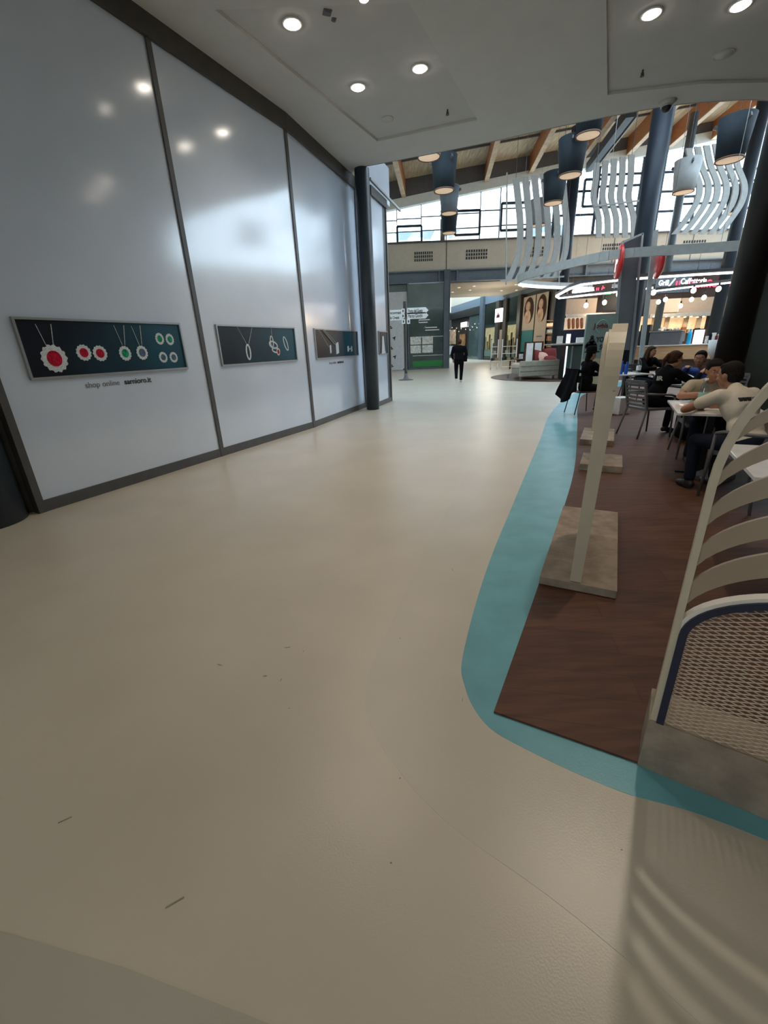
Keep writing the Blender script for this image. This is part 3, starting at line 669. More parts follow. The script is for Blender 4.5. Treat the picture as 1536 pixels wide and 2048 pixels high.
for i in range(6):
    x = 1376 + i * 18; rows.append([(x + 2, 296 - i * 3), (x + 10, 330), (x + 24, 370), (x + 18, 405), (x - 4, 440), (x - 26, 468)])
hanging('wavy_slat_screen', 'right hanging screen of white wavy slats bending to an S shape', rows, 22.7, .27)

# ================================================================== SUSPENDED LIGHT LOOPS
def loop_tube(t, name, pts, w, h, m):
    k = MB()
    for i in range(len(pts) - 1): k.bar(pts[i], pts[i + 1], w, h)
    return k.build(name, m, t)
zr = 4.1
g = [(1240, 575), (1145, 572), (1090, 570), (1045, 566), (1037, 561), (1050, 552), (1110, 535), (1180, 518), (1240, 508), (1330, 501), (1440, 494), (1536, 486), (1700, 470)]
pts = smooth([gp(x, y, zr) for x, y in g], 3)
t = thing('light_ring', 'large pale suspended ring over the cafe tables, its far edge glowing cool white', 'light fitting', pts[0])
loop_tube(t, 'ring_profile', pts, .1, .28, 'hang_white')
loop_tube(t, 'light_strip', [p - Vector((0, .06, .1)) for p in pts[:13]], .06, .13, 'led_cool')
for i in (3, 12, 22, 30): k = MB(); k.tube([pts[i], pts[i] + Vector((0, 0, 5.5))], .006, 5); k.build('suspension_wire', 'alu', t)
zr = 3.45
g = [(1310, 577), (1210, 588), (1118, 598), (1112, 594), (1140, 579), (1165, 571), (1240, 562), (1320, 556), (1400, 551), (1470, 547), (1560, 541)]
pts = [gp(x, y, zr) for x, y in g]
t = thing('light_loop', 'pointed white neon loop hanging in front of the red and white cafe signs', 'light fitting', pts[0])
loop_tube(t, 'neon_strip', [p + Vector((0, 0, .03)) for p in pts], .06, .06, 'led'); loop_tube(t, 'loop_profile', [p + Vector((0, 0, .13)) for p in pts], .1, .1, 'frame_grey')
for i in (2, 5, 7, 9): k = MB(); k.tube([pts[i], pts[i] + Vector((0, 0, 6))], .006, 5); k.build('suspension_wire', 'grey_dark', t)
t = thing('light_bar', 'straight pinkish neon bar hanging in front of the dark cafe sign', 'light fitting', gp(1310, 583, 3.3))
b = [gp(1312, 582, 3.3), gp(1400, 572, 3.3), gp(1500, 561, 3.3)]
loop_tube(t, 'neon_strip', b, .05, .05, 'led'); loop_tube(t, 'bar_profile', [p + Vector((0, 0, .08)) for p in b], .1, .09, 'frame_grey')
# globe bulbs
def make_bulb():
    t = thing('globe_bulb', 'x', 'bulb', group='glowing globe bulbs over the cafe counter')
    MB().ball((0, 0, 0), (.09, .09, .10), 16, 10).build('globe', 'bulb', t, local=True)
    MB().cyl((0, 0, .12), .035, .1, 12).build('socket', 'black', t, local=True)
    MB().tube([(0, 0, .2), (0, 0, 1.3)], .006, 5).build('cable', 'black', t, local=True)
    return t
BULBS = [(1172, 611, 20, 'leftmost glowing bulb, in front of the plain taupe wall'), (1209, 605, 20, 'lower bulb in front of the dark open shop'), (1237, 589, 20, 'bulb near the green exit sign'), (1307, 585, 18, 'bulb at the left end of the straight neon bar'), (1317, 604, 21, 'lowest left bulb in front of the pale kitchen panel'), (1331, 599, 21, 'bulb just right of the lowest left one'), (1361, 612, 22, 'lowest bulb in front of the pale kitchen panel'), (1383, 599, 21, 'bulb in front of the brown wall panel'), (1387, 581, 18, 'bulb under the middle of the straight neon bar'), (1408, 595, 20, 'bulb left of the right blue column'), (1437, 578, 18, 'bulb in front of the right blue column'), (1474, 593, 18, 'bulb in front of the beige panel at the right'), (1490, 577, 16, 'rightmost bulb beside the black column')]
bp = None
for x, y, Y, lb in BULBS:
    p = at(x, y, Y)
    if bp is None: bp = make_bulb(); bp.location = p; o = bp
    else: o = copy_tree(bp, p)
    o['label'] = lb

# ================================================================== ARCHED SLAT SCREENS ON CONCRETE
HW = 0.41; D = .05
def arch(u, zc, b, a=HW): 
    k = 1 - ((u - HW) / a) ** 2; return zc + b * math.sqrt(max(0, k))
def make_screen(base_kind, label):
    # local frame: x along the screen, y = depth (towards the back), z up; front post at x = 0
    t = thing('arched_screen', label, 'screen', group='arched slat screens round the cafe seating')
    z0 = .228 if base_kind == 'block' else .06
    # outer rim: two posts and elliptical top, a bent strip
    zc, bt = 1.10, (.50 if base_kind == 'block' else .47)
    path = [(0, z0), (0, .7), (0, zc)] + [(HW - HW * math.cos(a), zc + bt * math.sin(a)) for a in [PI * i / 28 for i in range(1, 28)]] + [(2 * HW, zc), (2 * HW, .7), (2 * HW, z0)]
    rim = MB(); th = .02 if base_kind == 'block' else .014
    dep = .035 if base_kind == 'block' else .066
    for i in range(len(path) - 1):
        a, b = path[i], path[i + 1]; dx, dz = b[0] - a[0], b[1] - a[1]; L = math.hypot(dx, dz); nx, nz = dz / L * th, -dx / L * th
        da, db_ = (dep, dep) if base_kind == 'block' else (.064 + .014 * min(1, a[1] / 1.2), .064 + .014 * min(1, b[1] / 1.2)); q = [(a[0], 0, a[1]), (b[0], 0, b[1]), (b[0] + nx, 0, b[1] + nz), (a[0] + nx, 0, a[1] + nz)]
        rim.add(q + [(a[0], da, a[1]), (b[0], db_, b[1]), (b[0] + nx, db_, b[1] + nz), (a[0] + nx, da, a[1] + nz)], [(0, 1, 2, 3), (4, 5, 6, 7), (0, 1, 5, 4), (1, 2, 6, 5), (2, 3, 7, 6), (3, 0, 4, 7)])
    rim.build('rim', 'screen_cream', t, local=True)
    # slats: boards bent to arches, five of them
    dat = [(.01, .787, .918, .707, .84), (.019, .909, 1.035, .841, .968), (.021, 1.03, 1.16, .975, 1.095), (.025, 1.136, 1.262, 1.094, 1.212), (.027, 1.232, 1.362, 1.199, 1.322)]
    for (ul, t0, t1, b0, b1) in dat:
        # t(u) = A + B*s(u); s(.02)=.31, s(.18)=.83
        Bt = (t1 - t0) / .50; At = t0 - Bt * .28; Bb = (b1 - b0) / .50; Ab = b0 - Bb * .28
        k = MB(); N = 36; prev = None
        for i in range(N + 1):
            u = .016 + (2 * HW - .032) * i / N; s = math.sqrt(max(0, 1 - ((u - HW) / HW) ** 2)); cur = (u, At + Bt * s, Ab + Bb * s)
            if prev: k.ext([(prev[0], .006, prev[2]), (cur[0], .006, cur[2]), (cur[0], .006, cur[1]), (prev[0], .006, prev[1])], (0, .012, 0))
            prev = cur
        k.build('slat', 'slat_taupe', t, local=True)
    # lower arch with dark edge and expanded metal
    A2 = .391; zc2, b2 = .600, .215
    def arcpts(ins, n=30): return [(HW - (A2 - ins), z0)] + [(HW - (A2 - ins) * math.cos(PI * i / n), zc2 + (b2 - ins) * math.sin(PI * i / n)) for i in range(n + 1)] + [(HW + (A2 - ins), z0)]
    def band(name, i0, i1, y0, y1, m):
        a, b = arcpts(i0), arcpts(i1); k = MB()
        for i in range(len(a) - 1): k.ext([(a[i][0], y0, a[i][1]), (a[i + 1][0], y0, a[i + 1][1]), (b[i + 1][0], y0, b[i + 1][1]), (b[i][0], y0, b[i][1])], (0, y1 - y0, 0))
        return k.build(name, m, t, local=True)
    band('lower_arch', -.012, 0.0, .001, dep - .001, 'screen_cream_lit'); band('dark_edging' if base_kind == 'block' else 'edging', 0.0, .022, -.008 if base_kind == 'block' else .002, .012, 'navy' if base_kind == 'block' else 'slat_taupe')
    k = MB(); ins = .016; ai = A2 - ins; bi = b2 - ins
    def inside(u, z): return z > z0 + .002 and abs(u - HW) < ai and (z < zc2 or ((u - HW) / ai) ** 2 + ((z - zc2) / bi) ** 2 < 1)
    pw, ph = .044, .0158; w = .0018
    for fam in (1, -1):
        sl = fam * ph / pw
        zc_ = z0 - abs(sl) * 1.0
        while zc_ < 1.3:
            run = None; N = 90
            for i in range(N + 1):
                u = (HW - ai) + 2 * ai * i / N; z = zc_ + sl * (u - HW); ok = inside(u, z)
                if ok and run is None: run = (u, z)
                if (not ok or i == N) and run is not None:
                    if u - run[0] > .01:
                        k.ext([(run[0], .004, run[1] - w / 2), (u, .004, z - w / 2), (u, .004, z + w / 2), (run[0], .004, run[1] + w / 2)], (0, .004, 0))
                    run = None
            zc_ += ph
    k.build('expanded_mesh', 'mesh_cream', t, local=True)
    return t
sx = Vector((0.823, -0.568, 0))
# nearest screen on a long concrete block (block and screen stand apart)
blk = MB(); nn = Vector((.568, .823, 0)); a0 = Vector((0.919, 1.134, 0)) - nn * .014
blk.ext([a0, a0 + sx * 1.75, a0 + sx * 1.75 + nn * .18, a0 + nn * .18], (0, 0, .228))
tag(blk.build('concrete_block', 'concrete', bevel=.004), 'long raw concrete block under the nearest arched screen at the right edge', 'concrete base', 'concrete bases')
s1 = make_screen('block', 'nearest arched screen, standing on the long concrete block at the right edge')
s1.location = a0 + sx * .004 + nn * .006; s1.rotation_euler.z = math.atan2(sx.y, sx.x)
def slabs(a, b, c, d, h, lb):
    k = MB(); k.ext([Vector(a), Vector(b), Vector(c), Vector(d)], (0, 0, h)); o = k.build('concrete_slab', 'concrete', bevel=.004); tag(o, lb, 'concrete base', 'concrete bases'); o.location.z = .012; return o
s2d = Vector((.67, 1.25, 0)).normalized(); s2n = Vector((s2d.y, -s2d.x, 0))
def slab_at(o, L, wd, h, lb, off=0): return slabs(o, o + s2n * wd, o + s2n * wd + s2d * L, o + s2d * L, h, lb)
slab_at(Vector((1.0, 2.41, 0)), 1.42, .45, .055, 'concrete slab nearest the camera, carrying the second arched screen')
slab_at(Vector((2.41, 4.98, 0)), .62, .46, .08, 'short concrete slab in the middle of the row of bases')
slab_at(Vector((3.02, 6.34, 0)), 1.0, .46, .08, 'farthest concrete slab in the row of bases')
s2 = make_screen('slab', 'second arched screen seen edge on, standing on the slab nearest the camera')
s2.location = Vector((1.19, 2.335, .012)); s2.rotation_euler.z = math.atan2(s2d.y, s2d.x)
s2.location = Vector((1.222, 2.31, .008)); s2.rotation_euler.x = .03
s3 = copy_tree(s2, Vector((2.62, 4.96, .03)), math.atan2(s2d.y, s2d.x) + .03, 'arched screen on the short middle slab, hidden behind the second screen')
_p = gp(1190, 872); s4 = copy_tree(s2, Vector((_p.x, _p.y, .03)), math.atan2(s2d.y, s2d.x) - .06, 'farthest arched screen of the row, showing its top left of the second screen')

# ================================================================== LEFT SHOPFRONT UNDER THE FAR WALL
fy = FY - .12
def X(px, py=650, Y=FY): return at(px, py, Y).x
def Z(px, py, Y=FY): return at(px, py, Y).z
t = thing('glass_shopfront', 'dark green glass shopfront with pasted pictures and a green strip along its foot', 'shopfront', (X(815), fy, 0))
x0, x1 = X(816), X(890)
MB().box(((x0 + x1) / 2, fy, 2.7), (x1 - x0, .04, 5.3)).build('pane', 'glass_dark_panel', t)
k = MB(); k.box((x0, fy - .03, 2.7), (.09, .12, 5.4)); k.box(((x0 + x1) / 2, fy - .03, .05), (x1 - x0, .1, .1)); k.build('frame', 'column_mid', t)
MB().box(((x0 + x1) / 2 + .1, fy - .03, .36), ((x1 - x0) * .86, .01, .38)).build('green_strip', 'green_strip', t)
k = MB(); k.box(((x0 + x1) / 2 + .1, fy - .03, 2.1), ((x1 - x0) * .85, .01, .03)); k.box(((x0 + x1) / 2 + .1, fy - .03, .9), ((x1 - x0) * .85, .01, .03)); k.build('white_line', 'white_matt', t)
for i in range(2):
    for j in range(2):
        MB().box((x0 + .5 + i * .82, fy - .03, 1.32 + j * .56), (.74, .012, .5)).build('pasted_picture', 'paper', t)
k = MB()
for (px, py, w) in ((848, 640, .75), (846, 645, .6), (862, 655, .8), (864, 660, .95)): k.box((X(px, py), fy - .03, Z(px, py)), (w, .01, .06))
for (px, py) in ((838, 644), (849, 657)): k.bar((X(px, py) - .06, fy - .03, Z(px, py)), (X(px, py) + .08, fy - .03, Z(px, py) + .17), .05, .01)
k.build('small_print', 'white_matt', t)
k = MB(); k.box(((X(770) + x0) / 2, fy + .06, 4.25), (x0 - X(770), .05, 1.35)); tag(k.build('white_fascia_board', 'banner_white'), 'blank white board above the printed banner, left of the green glass shopfront', 'board')
k = MB(); k.box(((XL + x0) / 2, FY + .2, 2.7), (x0 - XL, .05, 5.4)); struct(k.build('wall_far_shop', 'glass_dark_panel'))
t = thing('banner_stand', 'curved white banner printed with small dark boats and birds behind the signpost', 'banner', (X(790), fy - .3, 0))
bw0, bw1 = X(772), X(808)
MB().ext([(bw0, 0, .0 + .02), (bw1 - .12, 0, .02), (bw1 - .03, 0, .12), (bw1, 0, .3), (bw1, 0, 3.5), (bw0, 0, 3.5)], (0, .06, 0)).build('cloth', 'banner_white', t, local=False) if False else None
k = MB(); Yb = fy - .3; k.ext([(bw0, Yb, .02), (bw1 - .2, Yb, .02), (bw1 - .06, Yb, .15), (bw1, Yb, .45), (bw1, Yb, 3.45), (bw0, Yb, 3.45)], (0, .06, 0)); k.build('cloth', 'banner_white', t)
for i, (dx, z) in enumerate(((-.75, 3.3), (-.95, 2.75), (-.75, 2.05), (-.95, 1.45), (-.75, .85), (-.95, .3))):
    k = MB(); x = bw1 + dx
    if i % 2: k.ext([(x - .16, Yb - .012, z), (x + .16, Yb - .012, z), (x + .1, Yb - .012, z - .07), (x - .1, Yb - .012, z - .07)], (0, .01, 0)); k.ext([(x - .06, Yb - .012, z + .02), (x + .1, Yb - .012, z + .02), (x + .02, Yb - .012, z + .13)], (0, .01, 0))
    else: k.ext([(x - .12, Yb - .012, z + .06), (x + .14, Yb - .012, z + .16), (x + .06, Yb - .012, z - .14), (x, Yb - .012, z + .02)], (0, .01, 0))
    k.build('printed_mark', 'ink', t)

# signpost
sp = gp(812, 760); t = thing('signpost', 'dark signpost on a round foot with white arrow boards, in front of the banner', 'signpost', sp)
MB().lathe((sp.x, sp.y, 0), [(.36, 0), (.36, .02), (.14, .05), (.09, .14), (.07, .3)], 32).build('foot', 'grey_dark', t)
MB().box((sp.x, sp.y, 1.75), (.13, .08, 3.4)).build('pole', 'frame_dark', t)
k = MB(); k.box((sp.x + .05, sp.y - .045, 1.6), (.02, .01, 2.4)); k.build('pale_edge', 'alu', t)
def arrow(x0, x1, z, h, s, right=True):
    k = MB(); y = sp.y - .07; e = .13 if right else -.13
    k.ext([(x0, y, z - h / 2), (x1, y, z - h / 2), (x1 + e, y, z), (x1, y, z + h / 2), (x0, y, z + h / 2)], (0, .03, 0)); o = k.build('arrow_board', 'white_matt', t)
    if s: lettering(s, h * .78, 'ink', 'lettering', o, (min(x0, x1) + .05, y - .003, z - h * .27), (1, 0, 0), bold=.004, sx=abs(x1 - x0) * .93 / (h * .78 * len(s) * .53))
def sz(py): return at(812, py, sp.y).z
arrow(at(814, 625, sp.y).x, at(851, 622, sp.y).x, sz(622.5), .26, 'Porto del Gusto'); arrow(at(814, 633, sp.y).x, at(851, 633, sp.y).x, sz(632.5), .26, 'Parco Giochi')
arrow(at(804, 625, sp.y).x, at(768, 625, sp.y).x, sz(624.5), .22, 'Bancomat', False); arrow(at(804, 633, sp.y).x, at(764, 633, sp.y).x, sz(634.5), .22, 'Tunnels Ovest', False)
for px, py in ((806, 622), (806, 632), (807, 643), (817, 643)):
    k = MB(); q = at(px, py, sp.y - .1); k.box((q.x, q.y, q.z), (.15, .03, .2)); o = k.build('pictogram_plate', 'white_matt', t)
    k = MB(); k.box((q.x, q.y - .018, q.z), (.05, .006, .1)); k.build('pictogram', 'ink', o)

# ================================================================== CORRIDOR
WA, WB = Vector((12.55, 31.4)), Vector((9.1, 56))
struct(slab('ceiling_corridor', [(XO, FY + .3), (XR, FY + .3), (XR, 41), (XO, 41)], ZB - .05, ZB + .6, 'beige_panel'))
struct(slab('wall_corridor_end', [(2, 57), (16, 57), (16, 57.4), (2, 57.4)], 0, 5.2, 'dark_shop'))
struct(slab('wall_corridor_end_upper', [(2, 56.9), (16, 56.9), (16, 57.3), (2, 57.3)], 5.2, 13, 'beige_panel'))
struct(slab('wall_corridor_left', [(XO - .1, FY + .3), (XO - .1, 57), (XO - .4, 57), (XO - .4, FY + .3)], 0, 9, 'glass_dark_panel'))
wd = (WB - WA).normalized(); wn = Vector((-wd.y, wd.x))   # towards the corridor (left)
if wn.x > 0: wn = -wn
WL = (WB - WA).length
def cw(u, z, o=0): q = WA + wd * u + wn * o; return Vector((q.x, q.y, z))
def cbox(mb, u0, u1, z0, z1, o0, o1): return mb.ext([cw(u0, z0, o0), cw(u1, z0, o0), cw(u1, z0, o1), cw(u0, z0, o1)], (0, 0, z1 - z0))
cwall = MB(); cbox(cwall, 0, WL, 0, 5.0, -.4, -.05); wcr = struct(cwall.build('wall_corridor_right', 'dark_shop'), 'shop row along the corridor')
k = MB(); cbox(k, 0, WL, 5.0, 5.75, -.1, .05); k.build('steel_beam', 'beam_blue', wcr)
k = MB(); cbox(k, 6, WL, 5.75, 13, -.1, .0); k.build('upper_wall', 'beige_panel', wcr)
def cu(px, py=650): q = onp(px, py, WA, WB); return (Vector(q[:2]) - WA).dot(wd)
def czz(px, py): return onp(px, py, WA, WB).z
def cpanel(name, pxa, pya, pxb, z0, z1, m, o0, o1, parent=None):
    a, b = cu(pxa, pya), cu(pxb, pya); mb = MB(); cbox(mb, min(a, b), max(a, b), z0, z1, o0, o1); return mb.build(name, m, parent)
for i, px in enumerate((966, 998, 1013, 1041, 1109)):
    o = cpanel('shop_column', px - 3, 650, px + 3, 0, 5.75 if i in (0,) else 5.0, 'column_mid' if i == 0 else 'frame_dark', 0, .25); tag(o, ['blue grey column between the dark store and the lit shop windows', 'dark post left of the white illuminated sign', 'dark post right of the white illuminated sign', 'dark post left of the photo posters', 'dark post right of the photo posters'][i], 'column')
def shopwin(pa, pb, lb, m='warm_lit', z0=.35, z1=2.9):
    o = thing('shop_window', lb, 'shop window', cw(cu((pa + pb) / 2), 0, .02)); cpanel('display', pa, 650, pb, z0, z1, m, .0, .02, o); cpanel('glass', pa, 650, pb, .1, 5.0, 'glass_shop', .10, .11, o)
    a, b = cu(pa), cu(pb); mb = MB(); cbox(mb, min(a, b), max(a, b), .35, .95, .02, .06); mb.build('low_shelf', 'white_paint', o)
    mb = MB(); cbox(mb, min(a, b), max(a, b), z1, z1 + .25, .0, .08); mb.build('transom', 'column_mid', o)
    for q in range(5):
        uu = min(a, b) + abs(a - b) * (q + .5) / 5; mb = MB(); cbox(mb, uu - .12, uu + .12, .95, 1.5 + (q * 37 % 5) * .2, .03, .08); mb.build('display_item', ['shelf_wood', 'beige_print', 'photo_brown'][q % 3], o)
    return o
shopwin(972, 992, 'left golden lit shop window, between blue grey column and wooden door'); shopwin(1016, 1036, 'right golden lit shop window, between wooden door and photo posters')
o = cpanel('shop_door', 1001, 650, 1010, 0, 2.6, 'taupe_wall', 0, .06); tag(o, 'pale closed shop door under the white illuminated sign', 'door')
t = thing('shop_sign', 'white illuminated square sign with a small dark red mark above the closed door', 'sign', cw(cu(1003), 3.5, .2)); cpanel('light_box', 996.5, 620, 1008.5, 3.25, 4.35, 'sign_white', .1, .28, t); cpanel('mark', 1000, 620, 1006, 3.6, 3.85, 'cushion_red', .28, .3, t); cpanel('mark', 1002, 620, 1004, 3.6, 4.0, 'cushion_red', .28, .3, t)
# dark store at the far left of the row
t = thing('dark_store', 'dark open store with glowing orange pictures at the end of the corridor', 'shop', cw(cu(940), 0, 0))
cpanel('glowing_picture', 900, 660, 913, 1.6, 3.2, 'photo_skin', .05, .1, t); cpanel('glowing_picture', 921, 660, 932, 1.2, 2.6, 'photo_brown', .05, .1, t); cpanel('white_picture', 900, 660, 909, .4, 1.4, 'white_matt', .05, .1, t)
cpanel('glass_panel', 940, 650, 962, 0, 4.6, 'glass_dark_panel', .05, .1, t); cpanel('header', 898, 650, 962, 4.3, 5.0, 'black', .05, .2, t)
k = cpanel('sign_board', 924, 640, 936, 3.3, 3.8, 'sign_white', .1, .14, t)
for i in range(14):
    u = cu(900 + i * 4.6); k = MB(); k.ball(cw(u, 2.9 + (i * 7 % 5) * .13, .3), .05, 6, 4); k.build('spotlight', 'lamp_rim', t)
# tall photo posters
for pa, pb, lb, mm, m2 in ((1046, 1069, 'left tall photo poster with a teal lower half', 'beige_print', 'teal_print'), (1071, 1094, 'right tall photo poster with a beige lower half', 'beige_print', 'beige_print')):
    t = thing('window_poster', lb + ' on the corridor shopfront', 'poster', cw(cu((pa + pb) / 2), .7, .1), group='tall photo posters')
    z0, zm, z1 = .75, 2.35, 4.75
    cpanel('sheet', pa, 650, pb, z0, zm, m2, .05, .08, t); cpanel('photo', pa, 650, pb, zm, z1, mm, .05, .08, t)
    a, b = cu(pa), cu(pb); lo, hi = min(a, b), max(a, b); w = hi - lo
    for nm_, f, zz, ra, rb, m3, oo in (('printed_hair', .48, 3.75, .40, .92, 'hair_brown', .085), ('printed_face', .55, 4.05, .19, .34, 'photo_skin', .097), ('printed_neck', .55, 3.3, .26, .5, 'photo_skin', .09)):
        mb = MB(); mb.ext([cw(lo + w * f + ra * w * math.cos(q), zz + rb * math.sin(q), oo) for q in [PI * i / 10 for i in range(20)]], (wn.x * .01, wn.y * .01, 0)); mb.build(nm_, m3, t)
    for j in range(2 if 'beige' in lb else 1):
        mb = MB(); cbox(mb, lo + w * .25, lo + w * .75, 1.35 + j * .45, 1.45 + j * .45, .085, .09); mb.build('printed_line', 'ink_grey', t)
# corridor ceiling spots
k0 = None
for i, (px, py) in enumerate([(905, 584), (918, 575), (940, 580), (948, 572), (1003, 581), (1032, 569), (1033, 580), (1047, 574)]):
    p = gp(px, py, ZB - .05); m = MB(); m.lathe((0, 0, 0), [(0, -.03), (.09, -.03), (.10, 0)], 16)
    if k0 is None: k0 = m.build('corridor_spotlight', 'lamp_rim', org=(0, 0, 0)); o = k0
    else: o = k0.copy(); COL.objects.link(o)
    o.location = p; tag(o, 'small round spotlight in the corridor ceiling', 'ceiling light', 'corridor ceiling spotlights')

# white shop frames and chairs outside the lit windows
t = thing('shop_shelving', 'open white metal shelf frames with small goods outside the lit windows', 'shelving', gp(1020, 735))
for a, b in (((983, 735), (996, 733)), ((1004, 733), (1022, 738)), ((1022, 738), (1033, 738))):
    A_, B_ = gp(*a), gp(*b); A_.y = min(A_.y, 27.5); B_.y = min(B_.y, 27.5); A_ = at(a[0], 700, 27); B_ = at(b[0], 700, 27); A_.z = B_.z = 0
    for P in (A_, B_): k = MB(); k.bar(P, P + Vector((0, 0, 1.7)), .06, .06); k.build('upright', 'white_paint', t)
    for z in (.15, .5, .9, 1.3): k = MB(); k.bar(A_ + Vector((0, 0, z)), B_ + Vector((0, 0, z)), .22, .03); k.build('shelf', 'white_paint', t)
    for q in range(3): k = MB(); c = A_.lerp(B_, (q + .5) / 3); k.box(c + Vector((0, 0, .60 + .4 * (q % 2))), (.16, .14, .16)); k.build('goods', ['black', 'taupe_wall', 'shelf_wood'][q], t)

# ================================================================== SOFA ISLAND
def box_obj(name, c, size, m, rz=0, parent=None, bevel=.0, local=False): return MB().box(c, size, rz).build(name, m, parent, bevel=bevel, local=local)
sa = gp(1038, 761); sb = gp(1119, 757); sd = (sb - sa).normalized(); sn = Vector((-sd.y, sd.x, 0)); sL = (sb - sa).length; ang = math.atan2(sd.y, sd.x)
t = thing('sofa', 'low grey backed sofa with a pale pink seat on the dark oval floor patch', 'sofa', (sa + sb) / 2)
mid = (sa + sb) / 2
def sp_(u, v, z): return sa + sd * u + sn * v + Vector((0, 0, z))
box_obj('back_board', sp_(sL / 2, .05, .45), (sL, .1, .62), 'sofa_grey', ang, t, .02)
for z in (.35, .55): box_obj('board_groove', sp_(sL / 2, -.003, z), (sL * .98, .006, .015), 'grey_dark', ang, t)
box_obj('seat', sp_(sL / 2 + .0, .9, .52), (sL * .70, 1.5, .2), 'sofa_seat', ang, t, .04)
box_obj('seat_base', sp_(sL / 2 + .0, .9, .3), (sL * .68, 1.45, .24), 'sofa_grey', ang, t, .02)
for u in (.08, sL - .25):
    for v in (.08, 1.5): box_obj('leg', sp_(u, v, .09), (.06, .06, .16), 'alu', ang, t)
def cushion(p, r, m, lb, tilt):
    R = Euler(tilt).to_matrix(); k = MB(); n = 12; vs = []; 
    for i in range(n + 1):
        for j in range(n + 1):
            x, y = i / n * 2 - 1, j / n * 2 - 1; h = (1 - x ** 4) * (1 - y ** 4); s = 1 - .06 * (abs(x * y)) 
            vs.append((x * r * s, y * r * s, h))
    f = [(i * (n + 1) + j, (i + 1) * (n + 1) + j, (i + 1) * (n + 1) + j + 1, i * (n + 1) + j + 1) for i in range(n) for j in range(n)]
    for sgn in (1, -1): k.add([Vector(p) + R @ Vector((x, y, sgn * (.02 + h * r * .33))) for x, y, h in vs], f, True)
    o = k.build('cushion', m); tag(o, lb, 'cushion', 'cushions on the sofa')
z = .62
cushion(sp_(sL * .62, .75, z + .27), .27, 'cushion_red', 'dark red cushion farthest left on the sofa', (1.25, .2, ang + .4)); cushion(sp_(sL * .72, .62, z + .22), .25, 'cushion_pink', 'pink patterned cushion between the red ones on the sofa', (1.0, .1, ang + .1))
cushion(sp_(sL * .9, .72, z + .3), .3, 'cushion_red', 'upright dark red cushion at the right end of the sofa', (1.3, 0, ang)); cushion(sp_(sL * .84, .4, z + .14), .28, 'cushion_red', 'flat lying dark red cushion at the front right of the sofa', (.35, 0, ang))
# pedestal table and menu board
p = at(1053, 720, 21.3); t = thing('side_table', 'small dark pedestal table left of the sofa', 'table', (p.x, p.y, 0))
k = MB(); k.box((p.x, p.y, .74), (1.0, .7, .04)); k.build('table_top', 'dark_wood', t); k = MB(); k.cyl((p.x, p.y, 0.012), .14, .72, 20); k.build('pedestal', 'dark_wood', t)
for dx, hh, m, lb in ((-.28, .22, 'paper', 'white carton on the small dark pedestal table'), (-.05, .16, 'white_paint', 'short white holder beside the carton on the pedestal table')):
    tag(box_obj('table_item', (p.x + dx, p.y, .76 + hh / 2), (.16, .12, hh), m), lb, 'holder')
q = at(1066, 712, 20.5); t = thing('menu_board', 'red framed menu board with two white sheets behind the pedestal table', 'menu board', (q.x, q.y, 0))
box_obj('board', (q.x, q.y, .95), (.86, .05, 1.1), 'dark_wood', 0, t); box_obj('sheet', (q.x - .19, q.y - .03, .98), (.3, .02, .92), 'white_matt', 0, t); box_obj('sheet', (q.x + .19, q.y - .03, .98), (.3, .02, .92), 'white_matt', 0, t)
for dx in (-.4, .4): k = MB(); k.bar((q.x + dx, q.y + .03, 0.012), (q.x + dx, q.y + .03, 1.5), .05, .05); k.build('leg', 'dark_wood', t)
q = at(1090, 715, 21.5); t = thing('bistro_table', 'small grey high table right of the menu board', 'table', (q.x, q.y, 0))
k = MB(); k.cyl((q.x, q.y, .95), .33, .03, 24); k.build('table_top', 'chair_grey', t)
for a in range(4): k = MB(); k.bar((q.x + .2 * math.cos(a * 1.57), q.y + .2 * math.sin(a * 1.57), .012), (q.x + .2 * math.cos(a * 1.57), q.y + .2 * math.sin(a * 1.57), .95), .03, .03); k.build('leg', 'alu', t)
# display fridge and counter of the yogurt stand
q = at(1150, 720, 17.9); t = thing('display_fridge', 'dark upright glass fronted fridge with bright vertical edges beside the sofa', 'fridge', (q.x, q.y, 0))
hx = .45
box_obj('body', (q.x + .1, q.y + .3, .68), (.95, .6, 1.3), 'black', 0, t, .01); box_obj('glass_door', (q.x + .1, q.y - .02, .72), (.85, .02, 1.1), 'glass_dark_panel', 0, t)
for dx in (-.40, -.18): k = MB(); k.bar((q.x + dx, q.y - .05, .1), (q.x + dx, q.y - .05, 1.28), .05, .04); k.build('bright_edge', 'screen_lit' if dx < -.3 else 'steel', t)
box_obj('counter_top', (q.x - .1, q.y + .2, 1.36), (1.9, .9, .05), 'taupe_wall', 0, t)
for dx, h_, w_, m, lb in ((-.62, .28, .2, 'white_paint', 'small white menu card standing on the yogurt stand counter'), (-.28, .34, .12, 'screen_lit', 'slim bright dispenser on the yogurt stand counter'), (.28, .2, .45, 'white_matt', 'white box with blue spots on the yogurt stand counter')):
    tag(box_obj('counter_item', (q.x + dx, q.y + .2, 1.385 + h_ / 2), (w_, .12, h_), m), lb, 'counter item')
t2 = at(1158, 668, 20.5); t = thing('back_counter', 'navy blue back counter panel behind the white box of the yogurt stand', 'counter', (t2.x, t2.y, 0)); box_obj('panel', (t2.x, t2.y, .95), (1.5, .4, 1.9), 'navy', 0, t)
